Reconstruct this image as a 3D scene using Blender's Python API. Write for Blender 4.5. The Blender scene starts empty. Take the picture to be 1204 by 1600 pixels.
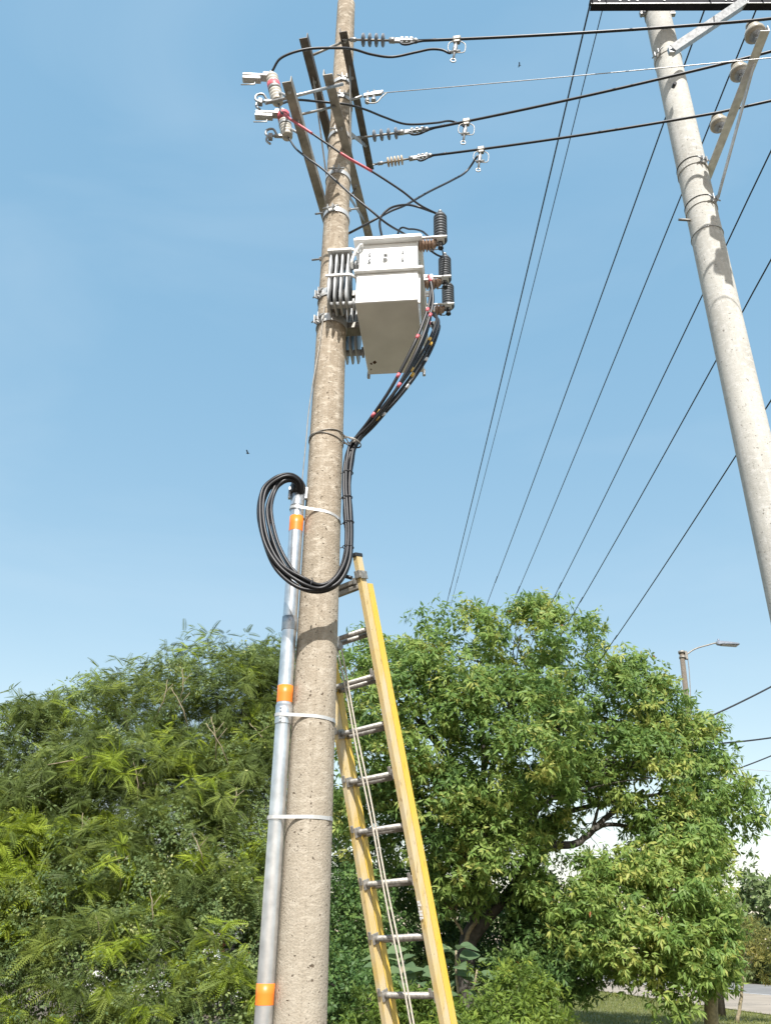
import bpy, math, random
import numpy as np
from mathutils import Vector, Matrix

# ------------------------------------------------------------------ camera
SC = bpy.context.scene
F, CX, CY = 1202.0, 602.0, 800.0          # focal length and centre in photograph pixels
CAM = np.array([0, 0, 1.6])
_d = F * F / 680.0
_vx, _vy = CX + _d * math.tan(math.radians(1.5)), CY - _d
UPC = np.array([(_vx - CX) / F, (CY - _vy) / F, 1.0]); UPC /= np.linalg.norm(UPC)
FWC = np.array([0, 0, 1.0]) - UPC * UPC[2]; FWC /= np.linalg.norm(FWC)
RTC = np.cross(FWC, UPC); RTC = RTC if RTC[0] > 0 else -RTC
M = np.array([RTC, FWC, UPC])
cam_data = bpy.data.cameras.new('camera')
cam = bpy.data.objects.new('camera', cam_data)
SC.collection.objects.link(cam)
cam.matrix_world = Matrix([[M[i][0], M[i][1], -M[i][2], CAM[i]] for i in range(3)] + [[0, 0, 0, 1]])
cam_data.sensor_fit = 'VERTICAL'
cam_data.sensor_height = 24.0
cam_data.lens = 24.0 * F / 1600.0
cam_data.clip_start = 0.05
cam_data.clip_end = 3000
SC.camera = cam

# ------------------------------------------------------------------ sky, sun, exposure
SUN_EL, SUN_AZ = math.radians(48), math.radians(178)      # azimuth clockwise from +Y
world = bpy.data.worlds.new('World')
SC.world = world
world.use_nodes = True
nt = world.node_tree
nt.nodes.clear()
out = nt.nodes.new('ShaderNodeOutputWorld')
bg = nt.nodes.new('ShaderNodeBackground')
sky = nt.nodes.new('ShaderNodeTexSky')
sky.sky_type = 'NISHITA'
sky.sun_disc = False
sky.sun_elevation = SUN_EL
sky.sun_rotation = SUN_AZ
sky.air_density = 1.0
sky.dust_density = 0.7
sky.ozone_density = 1.0
bg.inputs['Strength'].default_value = 0.15
tc = nt.nodes.new('ShaderNodeTexCoord')
mp = nt.nodes.new('ShaderNodeMapping')
mp.inputs['Rotation'].default_value = (0, 0, 0.5)
mp.inputs['Scale'].default_value = (1.0, 1.8, 3.4)
nz = nt.nodes.new('ShaderNodeTexNoise')
nz.inputs['Scale'].default_value = 1.9
nz.inputs['Detail'].default_value = 5
nz.inputs['Roughness'].default_value = 0.5
nz.inputs['Distortion'].default_value = 0.5
rp = nt.nodes.new('ShaderNodeValToRGB')
rp.color_ramp.elements[0].position = 0.46; rp.color_ramp.elements[0].color = (0, 0, 0, 1)
rp.color_ramp.elements[1].position = 0.80; rp.color_ramp.elements[1].color = (0.16, 0.16, 0.16, 1)
mx = nt.nodes.new('ShaderNodeMixRGB')
mx.inputs['Color2'].default_value = (2.3, 2.7, 3.0, 1)
tint = nt.nodes.new('ShaderNodeMixRGB'); tint.blend_type = 'MULTIPLY'; tint.inputs['Fac'].default_value = 1.0      # thin high veil: weaker sky gradient
tint.inputs['Color2'].default_value = (0.63, 0.42, 0.24, 1)
veil = nt.nodes.new('ShaderNodeMixRGB'); veil.blend_type = 'ADD'; veil.inputs['Fac'].default_value = 1.0
veil.inputs['Color2'].default_value = (0.28, 0.92, 1.58, 1)
for a, b in ((tc.outputs['Generated'], mp.inputs[0]), (mp.outputs[0], nz.inputs['Vector']), (nz.outputs['Fac'], rp.inputs[0]),
             (rp.outputs[0], mx.inputs['Fac']), (sky.outputs[0], tint.inputs['Color1']), (tint.outputs[0], veil.inputs['Color1']), (veil.outputs[0], mx.inputs['Color1']), (mx.outputs[0], bg.inputs['Color']),
             (bg.outputs[0], out.inputs['Surface'])):
    nt.links.new(a, b)
sun_data = bpy.data.lights.new('sun', 'SUN')
sun_data.energy = 3.7
sun_data.angle = math.radians(0.55)
sun_data.color = (1.0, 0.965, 0.915)
sun = bpy.data.objects.new('sun', sun_data)
SC.collection.objects.link(sun)
SUNV = Vector((math.sin(SUN_AZ) * math.cos(SUN_EL), math.cos(SUN_AZ) * math.cos(SUN_EL), math.sin(SUN_EL)))
sun.rotation_euler = SUNV.to_track_quat('Z', 'Y').to_euler()
sun.location = SUNV * 40
SC.view_settings.view_transform = 'Standard'
SC.view_settings.look = 'None'
SC.view_settings.exposure = 1.2
SC.view_settings.gamma = 1.0
SC.view_settings.use_curve_mapping = False
SC.render.engine = 'CYCLES'
SC.cycles.max_bounces = 6
SC.cycles.diffuse_bounces = 4
SC.cycles.transmission_bounces = 5

# ------------------------------------------------------------------ helpers: pixels of the photograph -> places
def ray(px, py):
    return M @ np.array([(px - CX) / F, (CY - py) / F, 1.0])
def at(px, py, Y):                       # the point at forward distance Y
    r = ray(px, py); return Vector(CAM + r * (Y / r[1]))
def atz(px, py, z):                      # the point at height z
    r = ray(px, py); return Vector(CAM + r * ((z - CAM[2]) / r[2]))
def mpp(px, py, Y):                      # metres per photograph pixel there
    return Y / ray(px, py)[1] / F

# ------------------------------------------------------------------ helpers: materials
def new_mat(name):
    m = bpy.data.materials.new(name); m.use_nodes = True
    n = m.node_tree.nodes; l = m.node_tree.links
    return m, n, l, n['Principled BSDF']
def plain(name, col, rough=0.5, metal=0.0, noise=0.12, scale=25.0, bump=0.0, spec=0.5):
    m, n, l, b = new_mat(name)
    b.inputs['Roughness'].default_value = rough
    b.inputs['Metallic'].default_value = metal
    b.inputs['Specular IOR Level'].default_value = spec
    t = n.new('ShaderNodeTexCoord'); z = n.new('ShaderNodeTexNoise')
    z.inputs['Scale'].default_value = scale; z.inputs['Detail'].default_value = 6
    r = n.new('ShaderNodeValToRGB')
    r.color_ramp.elements[0].position = 0.3; r.color_ramp.elements[1].position = 0.7
    r.color_ramp.elements[0].color = (*[c * (1 - noise) for c in col], 1)
    r.color_ramp.elements[1].color = (*[min(1, c * (1 + noise)) for c in col], 1)
    l.new(t.outputs['Object'], z.inputs['Vector']); l.new(z.outputs['Fac'], r.inputs[0]); l.new(r.outputs[0], b.inputs['Base Color'])
    if bump:
        u = n.new('ShaderNodeBump'); u.inputs['Strength'].default_value = bump; u.inputs['Distance'].default_value = 0.01
        l.new(z.outputs['Fac'], u.inputs['Height']); l.new(u.outputs[0], b.inputs['Normal'])
    return m
def concrete(name, base, spot, pale, pit, streak=0.5, bump=0.6, low=None):
    m, n, l, b = new_mat(name)
    b.inputs['Roughness'].default_value = 0.9
    b.inputs['Specular IOR Level'].default_value = 0.2
    t = n.new('ShaderNodeTexCoord')
    def noise(scale, detail=5, vec=None, rough=0.55):
        z = n.new('ShaderNodeTexNoise'); z.inputs['Scale'].default_value = scale; z.inputs['Detail'].default_value = detail
        z.inputs['Roughness'].default_value = rough
        l.new(vec or t.outputs['Object'], z.inputs['Vector']); return z.outputs['Fac']
    def ramp(f, a, c, ca=(0, 0, 0, 1), cb=(1, 1, 1, 1)):
        r = n.new('ShaderNodeValToRGB'); r.color_ramp.elements[0].position = a; r.color_ramp.elements[1].position = c
        r.color_ramp.elements[0].color = ca; r.color_ramp.elements[1].color = cb
        l.new(f, r.inputs[0]); return r.outputs[0]
    def mix(f, a, c):
        x = n.new('ShaderNodeMixRGB')
        l.new(f, x.inputs[0])
        for s, k in ((a, 1), (c, 2)):
            if isinstance(s, tuple): x.inputs[k].default_value = (*s, 1)
            else: l.new(s, x.inputs[k])
        return x.outputs[0]
    big = noise(2.2, 6)
    c = mix(ramp(big, 0.35, 0.65), base, spot)
    mp_ = n.new('ShaderNodeMapping'); mp_.inputs['Scale'].default_value = (14, 14, 1.1); l.new(t.outputs['Object'], mp_.inputs[0])
    c = mix(ramp(noise(2.0, 4, mp_.outputs[0]), 0.5, 0.75, cb=(streak,) * 3 + (1,)), c, pale)
    mp2 = n.new('ShaderNodeMapping'); mp2.inputs['Scale'].default_value = (9, 9, 16); mp2.inputs['Rotation'].default_value = (0.4, 0.2, 0); l.new(t.outputs['Object'], mp2.inputs[0])
    c = mix(ramp(noise(1.7, 8, mp2.outputs[0], 0.74), 0.50, 0.63, cb=(0.9,) * 3 + (1,)), c, pale)
    if low:                                # splashed and greyer towards the foot
        sx = n.new('ShaderNodeSeparateXYZ'); l.new(t.outputs['Object'], sx.inputs[0])
        mr = n.new('ShaderNodeMapRange'); mr.inputs['From Min'].default_value = low[1]; mr.inputs['From Max'].default_value = low[2]
        mr.inputs['To Min'].default_value = 0.75; mr.inputs['To Max'].default_value = 0.0
        l.new(sx.outputs[2], mr.inputs['Value']); c = mix(mr.outputs[0], c, low[0])
    pits = ramp(noise(46, 3), 0.642, 0.70)
    c = mix(pits, c, pit)
    c = mix(ramp(noise(120, 3), 0.58, 0.72, cb=(0.45,) * 3 + (1,)), c, pit)
    l.new(c, b.inputs['Base Color'])
    ad = n.new('ShaderNodeMath'); ad.operation = 'SUBTRACT'; l.new(noise(90, 6), ad.inputs[0]); l.new(pits, ad.inputs[1])
    u = n.new('ShaderNodeBump'); u.inputs['Strength'].default_value = bump; u.inputs['Distance'].default_value = 0.009
    l.new(ad.outputs[0], u.inputs['Height']); l.new(u.outputs[0], b.inputs['Normal'])
    return m
def leaf_mat(name, stops, rough=0.45, trans=0.28, spec=0.5):
    m, n, l, b = new_mat(name)
    a = n.new('ShaderNodeAttribute'); a.attribute_name = 'tint'
    r = n.new('ShaderNodeValToRGB'); e = r.color_ramp.elements
    e[0].position, e[0].color = stops[0][0], (*stops[0][1], 1)
    e[1].position, e[1].color = stops[-1][0], (*stops[-1][1], 1)
    for p, c in stops[1:-1]:
        q = e.new(p); q.color = (*c, 1)
    l.new(a.outputs['Fac'], r.inputs[0]); l.new(r.outputs[0], b.inputs['Base Color'])
    b.inputs['Roughness'].default_value = rough
    b.inputs['Specular IOR Level'].default_value = spec
    trans = trans + 0.07
    tr = n.new('ShaderNodeBsdfTranslucent')
    hs = n.new('ShaderNodeHueSaturation'); hs.inputs['Hue'].default_value = 0.485; hs.inputs['Value'].default_value = 1.5
    l.new(r.outputs[0], hs.inputs['Color']); l.new(hs.outputs[0], tr.inputs['Color'])
    mxs = n.new('ShaderNodeMixShader'); mxs.inputs[0].default_value = trans
    l.new(b.outputs[0], mxs.inputs[1]); l.new(tr.outputs[0], mxs.inputs[2])
    l.new(mxs.outputs[0], n['Material Output'].inputs['Surface'])
    return m
def fibreglass(name, col, pale, amount):
    m, n, l, b = new_mat(name)
    b.inputs['Roughness'].default_value = 0.45
    t = n.new('ShaderNodeTexCoord')
    def nz(scale, vs, lo, hi, mx_):
        mp_ = n.new('ShaderNodeMapping'); mp_.inputs['Scale'].default_value = vs; l.new(t.outputs['Object'], mp_.inputs[0])
        z = n.new('ShaderNodeTexNoise'); z.inputs['Scale'].default_value = scale; z.inputs['Detail'].default_value = 7; z.inputs['Roughness'].default_value = 0.65
        l.new(mp_.outputs[0], z.inputs['Vector'])
        r = n.new('ShaderNodeValToRGB'); r.color_ramp.elements[0].position = lo; r.color_ramp.elements[1].position = hi
        r.color_ramp.elements[1].color = (mx_, mx_, mx_, 1); l.new(z.outputs['Fac'], r.inputs[0]); return r.outputs[0]
    def mix(f, a, c):
        x = n.new('ShaderNodeMixRGB'); l.new(f, x.inputs[0])
        for s, k in ((a, 1), (c, 2)):
            if isinstance(s, tuple): x.inputs[k].default_value = (*s, 1)
            else: l.new(s, x.inputs[k])
        return x.outputs[0]
    c = mix(nz(3, (4, 4, 1), 0.35, 0.62, amount), col, pale)
    c = mix(nz(22, (1.5, 1.5, 0.6), 0.60, 0.70, 0.7), c, (0.16, 0.09, 0.03))
    c = mix(nz(60, (1, 1, 1), 0.64, 0.70, 0.75), c, (0.06, 0.04, 0.02))
    l.new(c, b.inputs['Base Color'])
    return m

MAT = {}
MAT['pole'] = concrete('weathered_concrete', (0.325, 0.27, 0.205), (0.245, 0.202, 0.15), (0.49, 0.435, 0.355), (0.10, 0.075, 0.052), low=((0.345, 0.31, 0.25), 1.0, 5.0))
MAT['pole_pale'] = concrete('pale_concrete', (0.50, 0.49, 0.45), (0.41, 0.40, 0.365), (0.57, 0.56, 0.53), (0.22, 0.205, 0.18), 0.7, 0.3)
MAT['pole_dark'] = concrete('dull_concrete', (0.13, 0.112, 0.09), (0.10, 0.086, 0.07), (0.17, 0.15, 0.125), (0.12, 0.1, 0.08))
MAT['galv'] = plain('galvanised_steel', (0.36, 0.365, 0.365), 0.45, 0.6, 0.28, 30)
MAT['galv_dull'] = plain('dull_galvanised_steel', (0.24, 0.225, 0.20), 0.55, 0.5, 0.25, 18)
MAT['arm'] = plain('weathered_steel_arm', (0.30, 0.275, 0.235), 0.6, 0.3, 0.3, 14)
MAT['arm_dark'] = plain('dark_steel_arm', (0.12, 0.105, 0.092), 0.55, 0.3, 0.35, 14)
MAT['arm_pale'] = plain('pale_steel_arm', (0.66, 0.66, 0.66), 0.5, 0.1, 0.2, 16)
MAT['channel'] = plain('blackened_steel_channel', (0.02, 0.019, 0.024), 0.75, 0.0, 0.3, 12, 0, 0.15)
MAT['conduit'] = plain('zinc_conduit', (0.62, 0.64, 0.66), 0.30, 0.85, 0.2, 14)
MAT['coupling'] = plain('zinc_coupling', (0.42, 0.43, 0.44), 0.4, 0.8, 0.2, 40)
MAT['tape'] = plain('orange_tape', (0.85, 0.20, 0.02), 0.4, 0, 0.05, 12)
MAT['strap'] = plain('steel_strap', (0.52, 0.52, 0.51), 0.4, 0.4, 0.1, 30)
MAT['tank'] = plain('white_enamel', (0.77, 0.77, 0.755), 0.36, 0, 0.09, 3.5)
MAT['tank_gray'] = plain('grey_enamel', (0.43, 0.44, 0.445), 0.38, 0, 0.06, 8)
MAT['rubber'] = plain('dark_grey_silicone', (0.055, 0.060, 0.065), 0.5, 0, 0.1, 20)
MAT['polymer'] = plain('grey_polymer', (0.17, 0.18, 0.20), 0.45, 0, 0.1, 20)
MAT['polymer_tan'] = plain('tan_polymer', (0.50, 0.40, 0.28), 0.45, 0, 0.1, 20)
MAT['porcelain'] = plain('grey_porcelain', (0.36, 0.33, 0.27), 0.3, 0, 0.1, 10)
MAT['porcelain_brown'] = plain('brown_porcelain', (0.30, 0.20, 0.14), 0.3, 0, 0.12, 20)
MAT['porcelain_pale'] = plain('pale_porcelain', (0.55, 0.52, 0.46), 0.3, 0, 0.1, 16)
MAT['rust'] = plain('rust', (0.07, 0.035, 0.018), 0.9, 0, 0.4, 60)
MAT['red'] = plain('red_band', (0.50, 0.10, 0.12), 0.45, 0, 0.1, 20)
MAT['yellow'] = plain('yellow_tape', (0.70, 0.42, 0.06), 0.45, 0, 0.1, 20)
MAT['white'] = plain('white_tape', (0.75, 0.75, 0.75), 0.45, 0, 0.05, 20)
MAT['cable'] = plain('black_cable', (0.014, 0.014, 0.016), 0.42, 0, 0.35, 18, 0, 0.35)
MAT['wire'] = plain('dark_wire', (0.016, 0.018, 0.022), 0.45, 0, 0.2, 40)
MAT['alu_wire'] = plain('bare_aluminium_wire', (0.40, 0.40, 0.40), 0.45, 0.6, 0.15, 60)
MAT['alu'] = plain('aluminium', (0.30, 0.285, 0.26), 0.5, 0.5, 0.4, 50)
MAT['fly'] = fibreglass('weathered_yellow_fibreglass', (0.58, 0.40, 0.11), (0.55, 0.45, 0.28), 1.0)
MAT['base'] = fibreglass('yellow_fibreglass', (0.68, 0.44, 0.03), (0.56, 0.42, 0.15), 0.6)
MAT['rope'] = plain('pale_rope', (0.55, 0.50, 0.42), 0.9, 0, 0.25, 120)
MAT['dark_plastic'] = plain('black_plastic', (0.02, 0.02, 0.022), 0.4, 0, 0.1, 20)
MAT['bark'] = plain('grey_brown_bark', (0.072, 0.066, 0.056), 0.9, 0, 0.45, 9, 0.6)
MAT['bark_dark'] = plain('dark_bark', (0.075, 0.06, 0.048), 0.9, 0, 0.4, 9, 0.6)
MAT['twig'] = plain('pale_twig', (0.24, 0.20, 0.13), 0.9, 0, 0.3, 20)
MAT['asphalt'] = plain('worn_asphalt', (0.17, 0.165, 0.16), 0.9, 0, 0.2, 0.8)
MAT['shoulder'] = plain('sandy_road_shoulder', (0.27, 0.23, 0.185), 0.95, 0, 0.15, 0.5)
MAT['ground'] = plain('dry_grassy_earth', (0.10, 0.08, 0.06), 1.0, 0, 0.3, 0.35)
MAT['car'] = plain('white_car_paint', (0.72, 0.72, 0.72), 0.25, 0, 0.02, 5)
MAT['glass'] = plain('dark_glass', (0.012, 0.013, 0.015), 0.1, 0, 0.1, 5)
MAT['brick'] = plain('red_painted_wall', (0.22, 0.07, 0.05), 0.85, 0, 0.25, 6)
MAT['roof'] = plain('grey_roof_sheet', (0.28, 0.27, 0.26), 0.6, 0.3, 0.2, 3)
MAT['lamp'] = plain('grey_lamp_housing', (0.22, 0.25, 0.30), 0.4, 0.4, 0.1, 10)
MAT['lens'] = plain('clouded_lamp_lens', (0.35, 0.36, 0.38), 0.3, 0, 0.05, 10)
MAT['bird'] = plain('dark_feathers', (0.02, 0.02, 0.02), 0.8, 0, 0.2, 60)
MAT['leaf_feather'] = leaf_mat('feathery_leaves', [(0, (0.072, 0.102, 0.029)), (0.45, (0.131, 0.180, 0.048)), (0.72, (0.202, 0.248, 0.054)), (0.85, (0.21, 0.29, 0.030)), (1, (0.32, 0.39, 0.045))], 0.55, 0.3, 0.25)
MAT['leaf_vine'] = leaf_mat('small_vine_leaves', [(0, (0.075, 0.121, 0.048)), (0.5, (0.143, 0.204, 0.075)), (0.85, (0.218, 0.278, 0.101)), (0.93, (0.370, 0.399, 0.094)), (1, (0.399, 0.399, 0.279))], 0.55, 0.28, 0.25)
MAT['leaf_broad'] = leaf_mat('broad_leaves', [(0, (0.070, 0.137, 0.043)), (0.5, (0.152, 0.245, 0.059)), (0.85, (0.257, 0.333, 0.086)), (0.97, (0.374, 0.387, 0.107)), (1, (0.343, 0.140, 0.052))], 0.5, 0.32, 0.25)
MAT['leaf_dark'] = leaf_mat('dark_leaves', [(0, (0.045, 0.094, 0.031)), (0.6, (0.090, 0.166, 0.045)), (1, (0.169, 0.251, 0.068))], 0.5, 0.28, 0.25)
MAT['leaf_bright'] = leaf_mat('bright_bush_leaves', [(0, (0.08, 0.13, 0.026)), (0.5, (0.145, 0.215, 0.036)), (0.95, (0.23, 0.30, 0.05)), (1, (0.33, 0.17, 0.03))], 0.5, 0.32, 0.25)
MAT['leaf_large'] = leaf_mat('large_soft_leaves', [(0, (0.080, 0.132, 0.064)), (0.6, (0.120, 0.180, 0.085)), (1, (0.168, 0.224, 0.102))], 0.6, 0.25, 0.2)
MAT['leaf_far'] = leaf_mat('far_leaves', [(0, (0.117, 0.137, 0.063)), (0.6, (0.150, 0.215, 0.084)), (1, (0.221, 0.273, 0.112))], 0.6, 0.25, 0.2)
MAT['leaf_olive'] = leaf_mat('olive_leaves', [(0, (0.095, 0.11, 0.032)), (0.6, (0.17, 0.18, 0.05)), (1, (0.28, 0.25, 0.07))], 0.55, 0.28, 0.2)
MAT['grass'] = leaf_mat('grass_blades', [(0, (0.09, 0.115, 0.03)), (0.6, (0.17, 0.19, 0.055)), (1, (0.29, 0.26, 0.12))], 0.7, 0.25, 0.15)
MAT['lawn'] = plain('mown_lawn', (0.13, 0.14, 0.05), 1.0, 0, 0.35, 0.7)

# ------------------------------------------------------------------ helpers: mesh builder
def V3(p): return Vector((float(p[0]), float(p[1]), float(p[2])))
def perp(a):
    a = V3(a).normalized()
    b = Vector((0, 0, 1)) if abs(a.z) < 0.9 else Vector((1, 0, 0))
    u = a.cross(b).normalized()
    return u, a.cross(u).normalized()
def spline(pts, sub=6):
    P = [V3(p) for p in pts]
    if len(P) < 3: return P
    P = [2 * P[0] - P[1]] + P + [2 * P[-1] - P[-2]]
    o = []
    for i in range(1, len(P) - 2):
        a, b, c, d = P[i - 1:i + 3]
        for k in range(sub):
            t = k / sub
            o.append(0.5 * ((2 * b) + (c - a) * t + (2 * a - 5 * b + 4 * c - d) * t * t + (3 * b - a - 3 * c + d) * t ** 3))
    o.append(P[-2])
    return o
class MB:
    def __init__(s): s.v = []; s.f = []; s.sm = []
    def add(s, vs, fs, smooth=False):
        k = len(s.v); s.v += [V3(p) for p in vs]
        s.f += [tuple(i + k for i in f) for f in fs]
        s.sm += ([smooth] * len(fs)) if isinstance(smooth, bool) else list(smooth)
        return s
    def tube(s, pts, r, n=8, caps=True):
        P = [V3(p) for p in pts]; R = r if isinstance(r, (list, tuple)) else [r] * len(P)
        T = [(P[min(i + 1, len(P) - 1)] - P[max(i - 1, 0)]).normalized() for i in range(len(P))]
        u, _ = perp(T[0]); vs = []
        for i, p in enumerate(P):
            u = (u - T[i] * u.dot(T[i])).normalized(); w = T[i].cross(u)
            vs += [p + (u * math.cos(2 * math.pi * k / n) + w * math.sin(2 * math.pi * k / n)) * R[i] for k in range(n)]
        fs = []; sm = []
        for i in range(len(P) - 1):
            for k in range(n):
                fs.append((i * n + k, i * n + (k + 1) % n, (i + 1) * n + (k + 1) % n, (i + 1) * n + k)); sm.append(True)
        if caps:
            fs += [tuple(range(n - 1, -1, -1)), tuple((len(P) - 1) * n + k for k in range(n))]; sm += [False, False]
        return s.add(vs, fs, sm)
    def lathe(s, p0, axis, prof, n=20):
        a = V3(axis).normalized(); u, w = perp(a); p0 = V3(p0); vs = []; fs = []; sm = []
        for t, r in prof:
            vs += [p0 + a * t + (u * math.cos(2 * math.pi * k / n) + w * math.sin(2 * math.pi * k / n)) * r for k in range(n)]
        for i in range(len(prof) - 1):
            for k in range(n):
                fs.append((i * n + k, i * n + (k + 1) % n, (i + 1) * n + (k + 1) % n, (i + 1) * n + k)); sm.append(False if n < 7 else True)
        fs += [tuple(range(n - 1, -1, -1)), tuple((len(prof) - 1) * n + k for k in range(n))]; sm += [False, False]
        return s.add(vs, fs, sm)
    def box(s, c, ax, h, b=0.0):
        c = V3(c); X, Y, Z = [V3(a).normalized() for a in ax]; hx, hy, hz = h
        if b <= 0:
            vs = [c + X * hx * i + Y * hy * j + Z * hz * k for i in (-1, 1) for j in (-1, 1) for k in (-1, 1)]
            return s.add(vs, [(0, 1, 3, 2), (4, 6, 7, 5), (0, 4, 5, 1), (2, 3, 7, 6), (0, 2, 6, 4), (1, 5, 7, 3)])
        vs = []; idx = {}
        for i in (-1, 1):
            for j in (-1, 1):
                for k in (-1, 1):
                    for a in range(3):
                        o = [hx * i, hy * j, hz * k]
                        for q in range(3):
                            if q != a: o[q] -= b * (i, j, k)[q]
                        idx[(i, j, k, a)] = len(vs); vs.append(c + X * o[0] + Y * o[1] + Z * o[2])
        fs = []
        S = (-1, 1)
        for a in range(3):
            for sg in S:
                q = []
                for p, r_ in ((-1, -1), (1, -1), (1, 1), (-1, 1)):
                    t = [p, r_]; t.insert(a, sg); q.append(idx[(*t, a)])
                fs.append(tuple(q))
        for a, b_ in ((0, 1), (0, 2), (1, 2)):
            o = 3 - a - b_
            for sa in S:
                for sb in S:
                    q = []
                    for so, fa in ((-1, a), (1, a), (1, b_), (-1, b_)):
                        t = [0, 0, 0]; t[a] = sa; t[b_] = sb; t[o] = so; q.append(idx[(*t, fa)])
                    fs.append(tuple(q))
        for i in S:
            for j in S:
                for k in S: fs.append((idx[(i, j, k, 0)], idx[(i, j, k, 1)], idx[(i, j, k, 2)]))
        return s.add(vs, fs)
    def prism(s, prof, p0, p1, u, w):      # 2-D outline (in u, w) swept from p0 to p1
        p0, p1, u, w = V3(p0), V3(p1), V3(u), V3(w); n = len(prof)
        vs = [p0 + u * a + w * b for a, b in prof] + [p1 + u * a + w * b for a, b in prof]
        fs = [(k, (k + 1) % n, n + (k + 1) % n, n + k) for k in range(n)] + [tuple(range(n - 1, -1, -1)), tuple(range(n, 2 * n))]
        return s.add(vs, fs)
    def ribbon(s, pts, axis, h, t, closed=True):     # a flat band through pts, height h along axis, thickness t outwards
        P = [V3(p) for p in pts]; a = V3(axis).normalized(); n = len(P); vs = []; fs = []
        for i in range(n):
            if closed: d = P[(i + 1) % n] - P[i - 1]
            else: d = P[min(i + 1, n - 1)] - P[max(i - 1, 0)]
            o = d.cross(a).normalized() * t
            vs += [P[i] - a * h / 2, P[i] + a * h / 2, P[i] + a * h / 2 + o, P[i] - a * h / 2 + o]
        for i in range(n if closed else n - 1):
            j = (i + 1) % n
            for k in range(4): fs.append((i * 4 + k, i * 4 + (k + 1) % 4, j * 4 + (k + 1) % 4, j * 4 + k))
        if not closed: fs += [(3, 2, 1, 0), tuple((n - 1) * 4 + k for k in range(4))]
        return s.add(vs, fs)
ORIG = {}
def link_mesh(name, me, mat, parent, loc):
    o = bpy.data.objects.new(name, me); SC.collection.objects.link(o)
    if mat is not None:
        for m in (mat if isinstance(mat, (list, tuple)) else [mat]): me.materials.append(m)
    if parent is not None:
        o.parent = parent; ORIG[o] = ORIG[parent]
    else:
        o.location = loc; ORIG[o] = V3(loc)
    return o
def obj(name, mb, mat, parent=None, loc=None):
    if parent is not None: loc = ORIG[parent]
    elif loc is not None: loc = V3(loc)
    else:
        loc = Vector((sum(v.x for v in mb.v) / len(mb.v), sum(v.y for v in mb.v) / len(mb.v), min(v.z for v in mb.v)))
    me = bpy.data.meshes.new(name)
    me.from_pydata([tuple(v - loc) for v in mb.v], [], mb.f)
    me.polygons.foreach_set('use_smooth', mb.sm)
    me.update()
    return link_mesh(name, me, MAT[mat] if isinstance(mat, str) else mat, parent, loc)
def tag(o, label=None, cat=None, group=None, kind=None):
    if label: o['label'] = label
    if cat: o['category'] = cat
    if group: o['group'] = group
    if kind: o['kind'] = kind
    return o
def thing(name, label, cat, loc, group=None):
    o = bpy.data.objects.new(name, None); SC.collection.objects.link(o)
    o.empty_display_size = 0.2
    o.location = V3(loc); ORIG[o] = V3(loc)
    return tag(o, label, cat, group)
def arr_mesh(name, verts, faces, tint, mat, parent, kind='stuff', smooth=True):   # numpy verts (n,3), faces (m,k)
    loc = np.array(ORIG[parent]) if parent is not None else np.zeros(3)
    me = bpy.data.meshes.new(name)
    v = (verts - loc).astype(np.float32); m, k = faces.shape
    me.vertices.add(len(v)); me.vertices.foreach_set('co', v.ravel())
    me.loops.add(m * k); me.loops.foreach_set('vertex_index', faces.astype(np.int32).ravel())
    me.polygons.add(m); me.polygons.foreach_set('loop_start', np.arange(0, m * k, k, dtype=np.int32))
    me.polygons.foreach_set('use_smooth', np.full(m, smooth))
    at_ = me.attributes.new('tint', 'FLOAT', 'POINT'); at_.data.foreach_set('value', tint.astype(np.float32))
    me.update(calc_edges=True); me.validate()
    o = link_mesh(name, me, MAT[mat], parent, (0, 0, 0))
    if kind: o['kind'] = kind
    return o

# ------------------------------------------------------------------ the setting: ground, road, lawn
def structure(name, mb, mat):
    return tag(obj(name, mb, mat, loc=(0, 0, 0)), kind='structure')
g = MB(); G = 24
gx = np.concatenate([np.linspace(-1500, -60, 6), np.linspace(-40, 40, 17), np.linspace(60, 1500, 6)])
gy = np.concatenate([np.linspace(-1500, -60, 6), np.linspace(-30, 90, 25), np.linspace(120, 1500, 6)])
vs = [(x, y, 0) for y in gy for x in gx]; nx_ = len(gx)
fs = [(j * nx_ + i, j * nx_ + i + 1, (j + 1) * nx_ + i + 1, (j + 1) * nx_ + i) for j in range(len(gy) - 1) for i in range(nx_ - 1)]
g.add(vs, fs); structure('ground', g, 'ground')
def gline(a, b):                         # a ground line through two picture points, extended both ways
    A, B = atz(*a, 0), atz(*b, 0); d = (B - A).normalized()
    return [A - d * 45, A, B, B + d * 40]
def ground_strip(name, l0, l1, z, mat):
    m = MB(); A = [p.copy() for p in l0]; B = [p.copy() for p in l1]
    for p in A + B: p.z = z
    m.add(A + B, [(i, i + 1, 5 + i, 4 + i) for i in range(3)]); return structure(name, m, mat)
road_far, road_near = gline((911, 1522), (1204, 1541)), gline((930, 1533), (1204, 1557))
sh_near = gline((930, 1549), (1204, 1588))
ground_strip('road', road_near, road_far, 0.05, 'asphalt')
ground_strip('road_shoulder', sh_near, road_near, 0.046, 'shoulder')
lawn_edge = gline((930, 1549), (1204, 1588))
m = MB(); q = [p.copy() for p in lawn_edge]; d_ = Vector((0.2, -1, 0))
q2 = [atz(640, 1560, 0), atz(820, 1640, 0), atz(1000, 1720, 0), atz(1500, 1800, 0)]
for p in q + q2: p.z = 0.02
m.add(q + q2, [(i, 4 + i, 5 + i, i + 1) for i in range(3)]); structure('lawn', m, 'lawn')
m = MB()                                   # the pale edge line along the road
for p in road_near: p.z = 0.055
m.ribbon([p + Vector((0, 0, 0)) for p in road_near], (0, 0, 1), 0.006, 0.12, closed=False)
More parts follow.
